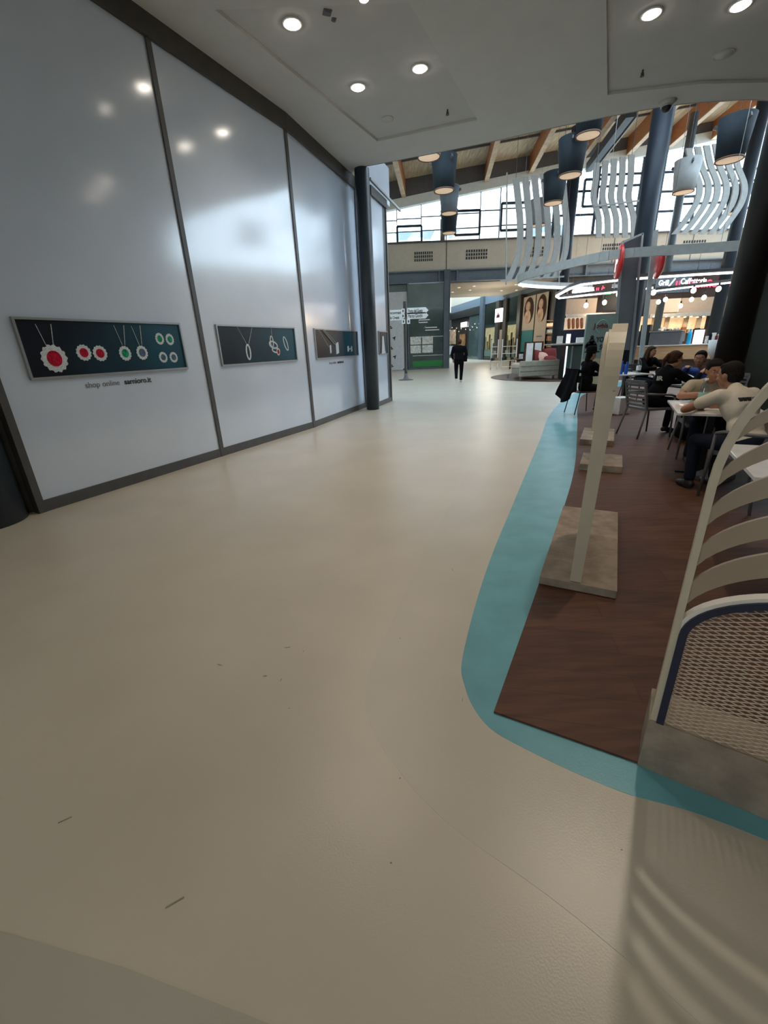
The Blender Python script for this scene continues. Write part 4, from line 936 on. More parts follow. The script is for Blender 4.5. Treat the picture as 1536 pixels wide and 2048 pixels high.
# butcher picture and header
q = at(1155, 647, 26); t = thing('sausage_display', 'lit wall display of hanging sausages above the navy counter', 'display', (q.x, q.y, 2.1)); box_obj('light_box', (q.x, q.y, q.z), (1.55, .1, .62), 'lamp_inner', 0, t)
for i in range(5): k = MB(); k.cap((q.x - .55 + i * .24 + (i > 3) * .15, q.y - .1, q.z + .2), (q.x - .5 + i * .24 + (i > 3) * .15, q.y - .1, q.z - .2), .09, .08, 8); k.build('sausage', 'sausage', t)

# totem sign
q = at(1197, 700, 15.2); t = thing('totem_sign', 'tall grey green totem sign advertising yogurt behind the seated woman in the hat', 'sign', (q.x, q.y, 0))
za, zb_ = 0.012, at(1205, 628, 15.2).z; wv = at(1226, 690, 15.2).x - at(1167, 690, 15.2).x; xl = at(1170, 690, 15.2).x
box_obj('panel', (q.x, q.y + .06, (za + zb_) / 2), (wv, .1, zb_ - za), 'totem_grey', 0, t); box_obj('lower_band', (q.x, q.y + .005, .45), (wv, .012, .85), 'totem_tan', 0, t)
def tz(py): return at(1197, py, 15.2).z
lettering('Joghis', .2, 'cushion_red', 'lettering', t, (q.x - .25, q.y - .0, tz(656)), (1, 0, 0), bold=.006); k = MB(); k.tube([(q.x + .02 + .2 * math.cos(a), q.y, tz(653) + .2 * math.sin(a)) for a in [i * .4 for i in range(12)]], .008, 5); k.build('printed_circle', 'label_green', t)
lettering('YOGURT', .22, 'ink', 'lettering', t, (q.x - .12, q.y, tz(684)), (1, 0, 0), bold=.008, sx=.8); lettering('SOFT', .22, 'ink', 'lettering', t, (q.x + .02, q.y, tz(699)), (1, 0, 0), bold=.008, sx=.8)
lettering('BUBBLE', .22, 'cushion_red', 'lettering', t, (q.x - .42, q.y - .005, tz(741)), (1, 0, 0), bold=.008, sx=.8)
k = MB()
for dx, dz, r in ((-.32, 0, .13), (-.22, .02, .12), (-.27, .14, .09), (-.27, .25, .06), (-.40, -.03, .08), (-.14, -.03, .08)): k.ext([(q.x + dx + r * math.cos(a), q.y - .004, tz(690) + dz + r * math.sin(a)) for a in [i * PI / 8 for i in range(16)]], (0, .01, 0))
k.build('printed_drawing', 'ink', t)

# ================================================================== CAFE
# floor level counter
ca, cb = gp(1238, 693, 1.12), gp(1405, 688, 1.12); cz = 1.12
ca.z = cb.z = 0; cdv = (cb - ca).normalized(); cn = Vector((-cdv.y, cdv.x, 0)); cL = (cb - ca).length + 4; cang = math.atan2(cdv.y, cdv.x)
def cp(u, v, z): return ca + cdv * u + cn * v + Vector((0, 0, z))
t = thing('cafe_counter', 'long light wood cafe counter with a pale top behind the seated women', 'counter', ca)
MB().box(cp(cL / 2, .35, .80), (cL, .7, .58), cang).build('wood_front', 'counter_wood', t, bevel=.03); MB().box(cp(cL / 2, .42, .27), (cL - .3, .5, .5), cang).build('plinth', 'dark_wood', t)
MB().box(cp(cL / 2, .35, 1.105), (cL + .06, .8, .04), cang).build('counter_top', 'white_paint', t)
def onc(px, py, v=.35):
    q = onp(px, py, (ca + cn * v)[:2], (cb + cn * v)[:2]); return q
def citem(name, pa, pb, ytop, m, lb, cat, v=.35, dep=.35):
    a, b = onc(pa, 688, v), onc(pb, 688, v); h = onc((pa + pb) / 2, ytop, v).z; w = (Vector(b) - Vector(a)).length; c = (Vector(a) + Vector(b)) / 2
    t = thing(name, lb, cat, (c.x, c.y, cz + .005)); MB().box((c.x, c.y, (cz + .005 + h) / 2), (w, dep, h - cz - .005), cang).build('body', m, t, bevel=.01)
    return t, c, h, w
t, c_, h_, w_ = citem('leaflet_box', 1253, 1276, 663, 'banner_white', 'white leaflet box printed with sunglasses at the left end of the cafe counter', 'box')
MB().box((c_.x - .02, c_.y - .19, 1.35), (w_ * .6, .01, .12), cang).build('printed_mark', 'ink', t)
t, c_, h_, w_ = citem('till_stand', 1278, 1297, 650, 'black', 'black till stand between the leaflet box and the coffee machine', 'till')
t, c_, h_, w_ = citem('coffee_machine', 1300, 1361, 664, 'grey_dark', 'wide coffee machine with a steel top on the cafe counter', 'coffee machine', dep=.6)
MB().box((c_.x, c_.y, h_ + .03), (w_ * 1.06, .66, .05), cang).build('steel_top', 'steel', t); MB().box((c_.x, c_.y - .31, (h_ + cz) / 2 + .03), (w_ * .9, .02, (h_ - cz) * .62), cang).build('front_panel', 'alu', t)
for i in range(4): MB().cyl((c_.x - w_ * .3 + i * w_ * .2, c_.y, h_ + .055), .05, .09, 12).build('cup', 'white_paint', t)
t, c_, h_, w_ = citem('menu_display', 1384, 1404, 660, 'screen_lit', 'slanted bright white menu display on the cafe counter', 'display', dep=.06)
def make_bottle(name, lb, p, m, s=1.0, capm='bottle_blue', label=None, group=None):
    t = thing(name, lb, 'bottle', p, group=group); MB().lathe((0, 0, 0), [(0, .002), (.032 * s, 0), (.034 * s, .02), (.032 * s, .07 * s), (.034 * s, .14 * s), (.03 * s, .175 * s), (.014 * s, .205 * s), (.013 * s, .222 * s)], 20).build('body', m, t, local=True)
    MB().cyl((0, 0, .22 * s), .015 * s, .018 * s, 14).build('cap', capm, t, local=True)
    if label: MB().lathe((0, 0, 0), [(.0345 * s, .05 * s), (.0355 * s, .052 * s), (.0355 * s, .118 * s), (.0345 * s, .12 * s)], 20).build('label', label, t, local=True)
    return t
q = onc(1376, 688); make_bottle('water_dispenser', 'bright cyan bottle on the cafe counter left of the slanted menu display', (q.x, q.y, cz + .005), 'bottle_cyan', 2.6, 'bottle_cyan')
# small goods at the right of the counter
for i in range(7):
    q = onc(1412 + i * 6, 688, .3); o = MB().box((q.x, q.y, cz + .16 + .03 * (i % 3)), (.13, .12, .3 + .06 * (i % 3)), cang + .2 * i).build('snack_pack', ['paper', 'jeans', 'white_paint', 'cushion_red'][i % 4]); tag(o, 'coloured snack pack on the counter behind the man in blue', 'snack', 'snack packs at the right end of the counter')
q = at(1436, 706, 12); t = thing('white_tub', 'large white tub standing behind the seated men, below the snack packs', 'tub', (q.x, q.y, .85)); MB().lathe((q.x, q.y, .85), [(.12, 0), (.24, .2), (.27, .5), (.25, .5)], 28).build('tub', 'white_matt', t); MB().lathe((q.x, q.y, .012), [(.2, 0), (.2, .02), (.06, .03), (.06, .838), (.12, .838)], 20).build('stand', 'grey_dark', t)
# cafe back wall, kitchen hatch and ceiling
bY = 30.2
def bp_(px, py): return at(px, py, bY)
def bpanel(name, a, b, m, dy=0, th=.1, parent=None):
    A_, B_ = bp_(a[0], a[1]), bp_(b[0], b[1]); x0, x1 = sorted((A_.x, B_.x)); z1, z0 = max(A_.z, B_.z), min(A_.z, B_.z); return MB().box(((x0 + x1) / 2, bY + dy, (z0 + z1) / 2), (x1 - x0, th, max(.02, z1 - z0))).build(name, m, parent)
cw_ = struct(slab('wall_cafe', [(XC, FY + .1), (XR, FY + .1), (XR, FY + .4), (XC, FY + .4)], 0, ZB, 'dark_shop'))
o = bpanel('upper_panel', (1136, 598), (1206, 628), 'taupe_wall', .2); o.name = 'plain_wall_panel'; tag(o, 'plain taupe wall panel behind the leftmost bulb', 'wall panel')
o = bpanel('header_board', (1132, 629), (1236, 634), 'alu', -.1); tag(o, 'long pale header strip above the sausage display', 'header strip')
o = bpanel('grey_panel', (1226, 630), (1252, 700), 'taupe_wall', .1); tag(o, 'plain grey brown panel left of the tall thick column', 'wall panel')
o = bpanel('brown_wall_panel', (1298, 590), (1428, 631), 'taupe_wall', .2); tag(o, 'wide brown wall panel above the lit kitchen hatch', 'wall panel')
o = bpanel('pale_wall_panel', (1330, 588), (1358, 624), 'beige_panel', .1); tag(o, 'pale lit panel in the middle of the brown wall', 'wall panel')
o = bpanel('beige_wall_panel', (1440, 584), (1484, 630), 'beige_print', .2); tag(o, 'beige wall panel between the right blue column and the black column', 'wall panel')
t = thing('kitchen_hatch', 'warmly lit kitchen hatch behind the coffee machine', 'kitchen hatch', bp_(1350, 690))
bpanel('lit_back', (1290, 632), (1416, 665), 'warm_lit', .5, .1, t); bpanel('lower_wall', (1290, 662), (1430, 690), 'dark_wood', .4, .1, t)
for px in (1312, 1338, 1376, 1402): bpanel('post', (px, 632), (px + 2.5, 666), 'timber_edge', .35, .06, t)
bpanel('track', (1296, 629), (1418, 631), 'alu', -.2, .08, t)
for i in range(9): q = bp_(1303 + i * 12.5, 633 + (i % 2)); k = MB(); k.ball((q.x, bY - .2, q.z - .02), (.11, .07, .05), 8, 5); k.build('spotlight', 'lamp_rim', t)
for i in range(8):
    q = bp_(1300 + i * 14, 662); k = MB(); k.box((q.x, bY + .2, q.z), (.25, .2, .25 + .12 * (i % 3))); k.build('kitchen_ware', ['steel', 'sausage', 'white_paint', 'black'][i % 4], t)
t = thing('open_shelf', 'warm lit shelves of goods seen between the photo posters and the blue column', 'shelving', bp_(1106, 700))
for j in range(5): bpanel('shelf', (1096, 640 + j * 13), (1112, 641.5 + j * 13), 'shelf_wood', .2, .3, t); bpanel('goods', (1098, 646 + j * 13), (1109, 652 + j * 13), ['warm_lit', 'paper', 'photo_brown', 'black', 'white_paint'][j], .3, .2, t)
# cafe signs
sY = 25.0
def sp2(px, py): return at(px, py, sY)
def spanel(name, a, b, m, dy=0, th=.1, parent=None):
    A_, B_ = sp2(*a), sp2(*b); x0, x1 = sorted((A_.x, B_.x)); z1, z0 = max(A_.z, B_.z), min(A_.z, B_.z); return MB().box(((x0 + x1) / 2, sY + dy, (z0 + z1) / 2), (x1 - x0, th, z1 - z0)).build(name, m, parent)
t = thing('cafe_sign', 'wide dark cafe fascia with white and red lettering across the right side', 'sign', sp2(1400, 590))
spanel('dark_board', (1300, 553), (1500, 590), 'dark_wood', .1, .1, t); spanel('blue_panel', (1304, 556), (1378, 584), 'beam_blue', .03, .04, t); spanel('blue_panel', (1462, 575), (1486, 588), 'column_mid', .03, .04, t)
def sl(s, px, py, size, m, sx=.9): q = sp2(px, py); lettering(s, size, m, 'lettering', t, (q.x, sY - .02, q.z), (1, 0, 0), bold=.012, sx=sx)
sl('Grill', 1316, 571, .34, 'sign_white'); sl('Caffetteria', 1360, 568, .36, 'sign_white'); sl('Ristorante', 1461, 563, .32, 'sign_white'); sl('IL Panificio Pizza', 1348, 577, .5, 'sign_red', 1.25)
k = MB(); a = sp2(1332, 579); b = sp2(1350, 557); k.bar((a.x, sY - .03, a.z), (b.x, sY - .03, b.z), .06, .05); k.build('slash', 'sign_white', t)
t = thing('bakery_sign', 'dark sign with a white cloud shaped logo and red letters behind the pointed neon loop', 'sign', sp2(1180, 590))
spanel('dark_board', (1142, 568), (1222, 592), 'dark_wood', .1, .1, t); q = sp2(1166, 582)
k = MB()
for dx, dz, rx, rz_ in ((-.3, -.02, .28, .16), (.02, .06, .34, .24), (.34, -.02, .26, .16), (.0, -.12, .5, .13)): k.ext([(q.x + dx + rx * math.cos(a), sY - .02 - .0, q.z + dz + rz_ * math.sin(a)) for a in [i * PI / 12 for i in range(24)]], (0, .04, 0))
k.build('logo_cloud', 'sign_white', t); q = sp2(1190, 588); lettering('ILE\u0300' if False else 'IL\u00c8', .42, 'sign_red', 'lettering', t, (q.x, sY - .02, q.z), (1, 0, 0), bold=.012, sx=.9)
spanel('dark_opening', (1206, 575), (1250, 622), 'dark_wood', .4, .1, t)
t = thing('exit_sign', 'small green emergency exit sign right of the red letters', 'sign', sp2(1213, 586)); spanel('panel', (1207, 582), (1219, 590), 'sign_green', -.1, .06, t); q = sp2(1212, 588); MB().ball((q.x, sY - .15, q.z + .12), .03, 8, 6).build('pictogram', 'white_matt', t)
# portal kiosk with red round signs
pY = 16.5
def pp(px, py): return at(px, py, pY)
t = thing('kiosk_portal', 'tall grey portal panel with pale frame standing left of the thick navy column', 'portal', (pp(1266, 640).x, pY, 0))
def quad(name, pts, m, dy=0, th=.06): P = [pp(*p) for p in pts]; k = MB(); k.ext([(p.x, pY + dy, p.z) for p in P], (0, th, 0)); return k.build(name, m, t)
quad('grey_panel', [(1250, 480), (1285, 468), (1262, 700), (1236, 700)], 'grey_dark', .1)
quad('pale_frame', [(1284, 467), (1288, 466), (1258, 780), (1254, 780)], 'alu'); quad('pale_frame', [(1246, 482), (1286, 465), (1286, 469), (1248, 486)], 'alu'); quad('pale_frame', [(1243, 484), (1248, 484), (1232, 700), (1228, 700)], 'alu')
quad('bright_post', [(1305, 462), (1314, 460), (1276, 780), (1268, 780)], 'hang_white', -.1)
for px, py, rx, rz_, lb in ((1233, 526, .13, .52, 'left red round sign with a white letter'), (1313, 526, .12, .5, 'right red round sign seen almost edge on')):
    q = pp(px, py); tt = thing('round_sign', lb + ' on the portal', 'sign', q, group='red round portal signs'); R = Matrix.Rotation(.25, 3, 'Z')
    k = MB(); k.lathe((q.x, pY - .15, q.z), [(0, -.06), (rz_ * .9, -.06), (rz_, -.03), (rz_, .03), (rz_ * .9, .06), (0, .06)], 36, axis=(1, -.3, 0)); k.build('disc', 'red_plastic', tt)
    if px < 1300:
        s_l = Vector((.3, 1, 0)).normalized(); lettering('P', .75, 'sign_white', 'letter', tt, (q.x + .0, pY - .0, q.z - .25) if False else Vector((q.x, pY - .15, q.z - .27)) + Vector((-.066, .02, 0)) + s_l * .2, -s_l, bold=.01)
t = thing('wall_screen', 'black hanging screen under the dark opening, right of the exit sign', 'screen', at(1224, 605, 24)); q = at(1224, 605, 24); MB().box((q.x, 24, q.z), (1.0, .08, .75)).build('panel', 'black', t); MB().tube([(q.x, 24, q.z + .3), (q.x, 24, q.z + 1.6)], .03, 6).build('hanger', 'alu', t)

# ================================================================== SEATING
def make_armchair():
    t = thing('armchair', 'x', 'chair', group='grey slatted armchairs of the seating area'); L = lambda k, n, m='chair_grey', p=None: k.build(n, m, p or t, local=True)
    k = MB(); k.box((0, .02, .44), (.47, .46, .03)); k.box((0, .25, .425), (.45, .03, .03)); o = L(k, 'seat'); 
    b = MB()
    for x in (-.22, .22): b.bar((x, -.2, .44), (x * .98, -.29, .84), .035, .03)
    for i in range(6):
        z = .5 + i * .06; y = -.213 - .0135 * i
        for q in range(8):
            x0 = -.21 + .42 * q / 8; x1 = x0 + .0525; c0 = -.03 * (1 - (x0 / .22) ** 2); c1 = -.03 * (1 - (x1 / .22) ** 2); b.bar((x0, y + c0, z), (x1, y + c1, z), .012, .034)
    for q in range(8):
        x0 = -.215 + .43 * q / 8; x1 = x0 + .05375; c0 = -.03 * (1 - (x0 / .22) ** 2); c1 = -.03 * (1 - (x1 / .22) ** 2); b.bar((x0, -.295 + c0, .85), (x1, -.295 + c1, .85), .02, .05)
    L(b, 'backrest')
    for s in (-1, 1):
        a = MB(); a.tube([(s * .23, -.26, .68), (s * .27, -.1, .67), (s * .275, .12, .655), (s * .27, .2, .63)], .016, 8); L(a, 'armrest')
        a = MB(); a.tube([(s * .27, .2, .63), (s * .255, .22, .44), (s * .26, .25, .0)], [.014, .016, .012], 8); L(a, 'leg')
        a = MB(); a.tube([(s * .22, -.2, .45), (s * .25, -.3, 0)], [.017, .012], 8); L(a, 'leg')
    return t
def rzdir(dx, dy): return math.atan2(-dx, dy)
DZ = .012
ch = make_armchair(); ch.location = (4.27, 6.80, DZ); ch.rotation_euler.z = rzdir(1, .12); ch['label'] = 'grey slatted armchair of the ponytailed woman, its backrest turned to the walkway'
ch2 = copy_tree(ch, Vector((3.40, 3.70, DZ)), rzdir(-.1, 1), 'grey slatted armchair under the man in the lettered beige shirt')
copy_tree(ch, Vector((4.14, 5.42, DZ)), rzdir(-.38, -.93), 'grey slatted armchair of the khaki shirted man facing the camera')
copy_tree(ch, Vector((5.66, 7.2, DZ)), rzdir(-1, -.2), 'grey slatted armchair of the man in the blue shirt')
copy_tree(ch, Vector((6.25, 10.6, DZ)), rzdir(.0, -1), 'grey slatted armchair of the long haired woman farthest back')
c6 = copy_tree(ch, Vector((3.25, 2.55, DZ)), rzdir(-1, .1), 'grey slatted armchair at the near white table behind the arched screen')
for ob in [o for o in c6.children]: 
    if ob.name.startswith(('seat', 'backrest')): ob.data = ob.data.copy(); ob.data.materials[0] = MT['chair_blue']
# thin black metal chair
def metal_chair(p, rz, lb):
    t = thing('metal_chair', lb, 'chair', p, rz); k = MB(); k.box((0, 0, .455), (.42, .42, .02)); k.build('seat', 'dark_wood', t, local=True, bevel=.005)
    for s in (-1, 1):
        k = MB(); k.tube([(s * .19, .19, .445), (s * .21, .24, 0)], .011, 8); k.build('leg', 'black', t, local=True); k = MB(); k.tube([(s * .19, -.2, .86), (s * .19, -.19, .445), (s * .21, -.27, 0)], .011, 8); k.build('leg', 'black', t, local=True)
    k = MB(); k.tube([(-.19, -.2, .86), (0, -.225, .87), (.19, -.2, .86)], .011, 8); k.box((0, -.205, .72), (.38, .012, .14)); k.build('backrest', 'black', t, local=True)
    return t
mc = metal_chair((4.37, 9.28, DZ), rzdir(1, .1), 'thin black metal chair of the seated woman in the hat')
def cafe_table(c, w, d, rz, lb, legm='black', top='table_white', h=.75):
    t = thing('cafe_table', lb, 'table', (c[0], c[1], DZ), rz); MB().box((0, 0, h - .012), (w, d, .024)).build('table_top', top, t, local=True, bevel=.003)
    k = MB(); k.box((0, 0, .375), (.07, .07, .7)); k.build('pedestal', legm, t, local=True); k = MB(); k.box((0, 0, .01), (w * .6, .06, .02)); k.box((0, 0, .012), (.06, d * .6, .024)); k.build('foot', legm, t, local=True); return t
e1 = Vector((.41, .91)).normalized(); e2 = Vector((.88, -.47)).normalized(); tc = Vector((3.07, 4.32)) + e1 * .55 + e2 * .38
cafe_table(tc, .76, 1.1, math.atan2(e2.y, e2.x), 'white topped table between the two men in pale shirts')
cafe_table((4.98, 7.0), .7, .7, .1, 'small dark table between the ponytailed woman and the man in blue', top='black')
cafe_table((5.5, 9.75), .7, .7, .1, 'small white topped table with blue bottles beyond the second arched screen')
q1, q2 = gp(1450, 895, .75), gp(1508, 958, .75); dd = (q1 - q2); dd.z = 0; LL = dd.length; dd.normalize(); ee = Vector((dd.y, -dd.x, 0)); cc2 = q2 + dd * (LL * .55) + ee * .5
cafe_table(cc2, 1.0, LL * 1.1, math.atan2(ee.y, ee.x), 'nearest white table, seen through the slats of the nearest arched screen')
# bench back boards behind the near table
t = thing('slatted_bench', 'dark brown slatted bench back behind the lettered shirt', 'bench', (3.75, 3.5, DZ))
for z in (.5, .6, .7, .8): k = MB(); k.bar((3.33, 3.36, z), (4.7, 3.1, z), .03, .045); k.build('backrest_slat', 'slat_taupe', t)
for q in ((3.9, 3.25), (4.6, 3.12)): k = MB(); k.bar((q[0], q[1] + .04, DZ), (q[0], q[1] + .04, .85), .04, .04); k.build('post', 'black', t)
# table things
make_bottle('water_bottle', 'clear plastic water bottle with green label on the white table by the lettered shirt', (3.50, 4.66, .764), 'glass_bottle', 1.25, 'white_matt', 'label_green')
make_bottle('water_bottle', 'left small blue bottle on the far white topped table', (5.28, 9.6, .764), 'bottle_blue', 1.15, 'bottle_blue', None, 'bottles on the far white table')
make_bottle('water_bottle', 'right small blue bottle on the far white topped table', (5.38, 9.58, .764), 'bottle_blue', 1.05, 'bottle_blue', None, 'bottles on the far white table')
make_bottle('water_bottle', 'tall clear bottle with white label on the far white topped table', (5.66, 9.6, .764), 'glass_bottle', 1.35, 'cushion_red', 'white_matt', 'bottles on the far white table')
for (x, y, lb) in ((4.8, 6.85, 'white cup at the ponytailed woman on the small dark table'), (5.05, 6.8, 'white cup in the middle of the small dark table')):
    k = MB(); k.lathe((x, y, .764), [(.0, .002), (.03, 0), (.04, .07), (.036, .07), (.027, .01), (0, .01)], 18); tag(k.build('cup', 'white_matt'), lb, 'cup', 'cups on the small dark table')
t = thing('plastic_tub', 'small clear lidded tub at the arm of the chair of the man in the lettered shirt', 'tub', (3.05, 3.7, .68)) if False else None
# grey box under the middle table, seen between the chairs
tag(box_obj('storage_box', (3.62, 4.42, .012 + .03), (.36, .3, .06), 'grey_dark', .5, None, .01), 'flat grey box on the deck under the lettered shirt man', 'box')
k = MB(); k.ball((4.62, 6.25, .17), (.24, .16, .15), 14, 10); k.cap((4.5, 6.2, .2), (4.78, 6.3, .2), .12, .1, 12); k.tube([(4.5, 6.15, .3), (4.6, 6.2, .36), (4.72, 6.25, .3)], .012, 8); tag(k.build('backpack', 'black_cloth', voxel=.012), 'dark backpack slumped on the deck beside the armchair of the ponytailed woman', 'bag')
tag(box_obj('white_carton', (5.05, 9.0, .012 + .17), (.3, .26, .34), 'white_matt', .3, None, .01), 'white carton standing on the deck near the far white topped table', 'box')

# ================================================================== PEOPLE
def person(name_lb, root, rz, hd, torso, arms, legs, skin, shirt, pants, hair, hstyle='short', sleeve='short', shoe='black', standing=False, cat='person', look=(0, 0), back_text=None, vox=.0115, sc=1.0):
    """local frame: +Y is where the body faces. torso: (hip, neck); arms: ((sh, el, wr) left, right); legs: ((hip, knee, ankle) x2)."""
    t = thing('person', name_lb, cat, root, rz, None); V = Vector
    hip, neck = V(torso[0]), V(torso[1]); ax = (neck - hip).normalized(); hd = V(hd)
    R = Euler((look[0], 0, look[1])).to_matrix()
    h = lambda x, y, z: hd + R @ V((x, y, z))
    b = MB()
    b.ball(hd + R @ V((0, 0, .018)), (.074, .092, .098), 20, 14, R); b.ball(h(0, .028, -.045), (.056, .064, .068), 16, 10, R); b.ball(h(0, .055, -.09), (.026, .024, .022), 10, 8, R)
    b.cap(h(0, .088, .005), h(0, .110, -.028), .008, .014, 8)
    b.ball(h(0, .085, .03), (.05, .014, .010), 10, 6, R)
    for s in (-1, 1): b.ball(h(s * .076, -.002, -.005), (.012, .02, .032), 8, 8, R); b.ball(h(s * .042, .07, -.028), (.022, .02, .02), 8, 6, R)
    b.cap(hd + R @ V((0, -.015, -.07)), neck - ax * .04, .05, .056, 12)
    b.cap(neck - ax * .07, hip, .062, .10, 12)
    perp = V((1, 0, 0))
    for (sh, el, wr, hdir, curl) in arms:
        sh, el, wr, hdir = V(sh), V(el), V(wr), V(hdir).normalized()
        b.cap(sh, el, .047, .037, 12); b.cap(el, el.lerp(wr, .4), .038, .036, 12); b.cap(el.lerp(wr, .4), wr, .036, .025, 12); b.cap(neck - ax * .1, sh, .05, .05, 10)
        side = hdir.cross(V((0, 0, 1))).normalized()
        if side.length < .1: side = V((1, 0, 0))
        s_in = 1 if sh.x < 0 else -1       # thumb towards the middle of the body
        if side.x * s_in < 0: side = -side
        palm = wr + hdir * .055; up = side.cross(hdir).normalized()
        if up.z < 0: up = -up
        PR = Matrix((side, hdir, up)).transposed()
        b.ball(palm, (.039, .05, .017), 12, 8, PR); b.cap(wr, palm, .025, .02, 8)
        for i, (o, ln) in enumerate(((-.028, .06), (-.010, .074), (.010, .082), (.028, .074))):
            o_ = o; base = palm + side * o_ + hdir * .036; m1 = base + (hdir * math.cos(curl) - up * math.sin(curl)) * ln * .55; m2 = m1 + (hdir * math.cos(curl * 2) - up * math.sin(curl * 2)) * ln * .5
            b.cap(base, m1, .0098, .009, 8); b.cap(m1, m2, .009, .0078, 8)
        tb = wr + hdir * .03 + side * .03; tm = tb + (side * .7 + hdir * .7 - up * .2).normalized() * .035; b.cap(wr + hdir * .02 + side * .012, tb, .014, .0125, 8); b.cap(tb, tm, .0125, .011, 8); b.cap(tm, tm + (hdir - up * .25).normalized() * .028, .011, .0085, 8)
    for hp, kn, an in legs:
        hp, kn, an = V(hp), V(kn), V(an); b.cap(hip, hp, .09, .075, 10); b.cap(hp, kn, .072, .05, 10); b.cap(kn, an, .048, .035, 10)
    b.build('body', skin, t, local=True, voxel=vox)
    # face
    for s in (-1, 1):
        e = MB(); e.ball(h(s * .031, .079, .012), (.013, .009, .008), 10, 8, R); eo = e.build('eye', 'eye_white', t, local=True)
        e = MB(); e.ball(h(s * .031, .086, .012), (.006, .004, .006), 8, 6, R); e.build('pupil', 'eye', eo, local=True)
        e = MB(); e.ball(h(s * .032, .086, .034), (.018, .006, .004), 8, 6, R); e.build('eyebrow', hair, t, local=True)
    e = MB(); e.ball(h(0, .089, -.060), (.022, .010, .007), 10, 6, R); e.build('mouth', 'lip', t, local=True)
    # shirt
    c = MB(); ch = hip.lerp(neck, .68); be = hip.lerp(neck, .25)
    T = Matrix((V((1, 0, 0)), ax.cross(V((1, 0, 0))).normalized() * 1, ax)).transposed()
    c.ball(ch, (.175, .118, .20), 20, 14, T); c.ball(be, (.155, .118, .19), 18, 12, T); c.ball(hip + ax * .02, (.165, .13, .11), 16, 10, T); c.cap(neck - ax * .055, neck - ax * .0, .075, .062, 12)
    for (sh, el, wr, _, _) in arms:
        sh, el, wr = V(sh), V(el), V(wr); c.cap(neck - ax * .075, sh, .07, .066, 12); c.cap(ch, sh, .10, .066, 12)
        if sleeve == 'short': c.cap(sh, sh.lerp(el, .5), .066, .062, 12)
        else: c.cap(sh, el, .066, .052, 12); c.cap(el, wr - (wr - el).normalized() * .02, .052, .036, 12)
    c.build('shirt' if sleeve == 'short' else 'jacket', shirt, t, local=True, voxel=vox)
    # trousers
    c = MB(); c.ball(hip - ax * .01, (.168, .135, .12), 16, 10, T)
    for hp, kn, an in legs:
        hp, kn, an = V(hp), V(kn), V(an); c.cap(hp, kn, .092, .066, 12); c.cap(kn, an + V((0, 0, .03)), .064, .05, 12)
    c.build('trousers', pants, t, local=True, voxel=vox)
    for hp, kn, an in legs:
        an = V(an); c = MB(); c.cap(an + V((0, -.03, -.035)), an + V((0, .06, -.04)), .04, .038, 10); c.cap(an + V((0, .06, -.04)), an + V((0, .13, -.048)), .037, .028, 10); c.cap(an, an + V((0, -.02, -.03)), .042, .04, 10); c.build('shoe', shoe, t, local=True, voxel=.01)
    # hair
    c = MB(); c.ball(h(0, -.02, .045), (.083, .094, .085), 20, 14, R)
    c.ball(h(0, -.045, .0), (.078, .068, .085), 16, 12, R); c.ball(h(0, .03, .085), (.066, .05, .032), 14, 8, R)
    for s in (-1, 1): c.ball(h(s * .066, .0, .04), (.018, .04, .045), 10, 8, R)
    if hstyle == 'ponytail':
        c.ball(h(0, -.11, .05), (.03, .03, .03), 10, 8, R); c.cap(h(0, -.115, .045), h(0, -.15, -.04), .03, .032, 10); c.cap(h(0, -.15, -.04), h(0, -.14, -.14), .032, .014, 10)
        for s in (-1, 1): c.ball(h(s * .07, -.01, .0), (.016, .03, .05), 10, 8, R)
    if hstyle == 'long':
        for s in (-1, 1): c.cap(h(s * .07, -.01, .02), h(s * .085, -.02, -.2), .028, .04, 10)
        c.cap(h(0, -.06, 0), h(0, -.10, -.26), .075, .08, 12)
    if hstyle == 'bun': c.ball(h(0, -.10, .02), .045, 12, 8)
    if hstyle == 'cap_hair': c.cap(h(0, -.05, 0), h(0, -.07, -.12), .07, .05, 10)
    c.build('hair', hair, t, local=True, voxel=.009)
    return t
def seated(lb, root, rz, lean, skin, shirt, pants, hair, hs, sl, hands, look=(0, 0), side=0, vox=.0115, head_dz=0, **k):
    # hands: ((elbow, wrist, dir) left, right) in local space
    hip = (0, 0, .545); n = (side, lean, 1.06 - abs(lean) * .22); hdp = (side * 1.25, lean * 1.22 + .03, 1.20 - abs(lean) * .3 + head_dz)
    arms = []
    for s, (el, wr, dr) in zip((-1, 1), hands): arms.append(((s * .175 + side, lean * .92, n[2] - .055), el, wr, dr, .45))
    legs = [((s * .09, .03, .53), (s * .13, .43, .50), (s * .14, .40, .085)) for s in (-1, 1)]
    return person(lb, root, rz, hdp, (hip, n), arms, legs, skin, shirt, pants, hair, hs, sl, look=look, vox=vox, **k)
# man with his back to the camera
p6 = seated('man in a beige lettered t-shirt, back to the camera, leaning on the white table', (3.36, 3.78, DZ), rzdir(-.12, 1), .27, 'skin_tan', 'shirt_beige', 'jeans', 'hair_black', 'short', 'short',
    (((-.27, .50, .80), (-.03, .62, .795), (.8, .5, 0)), ((.33, .45, .82), (.14, .62, .795), (-.6, .7, 0))), look=(-.12, .25), vox=.010)
ax_ = Vector((0, .27, .46)).normalized(); 
lettering('www.campus', .072, 'ink', 'shirt_lettering', p6, Vector((-.155, .055, .918)), (1, 0, 0), Vector((0, .50, .86)), ext=.012, local=True, bold=.0012, sx=.8)
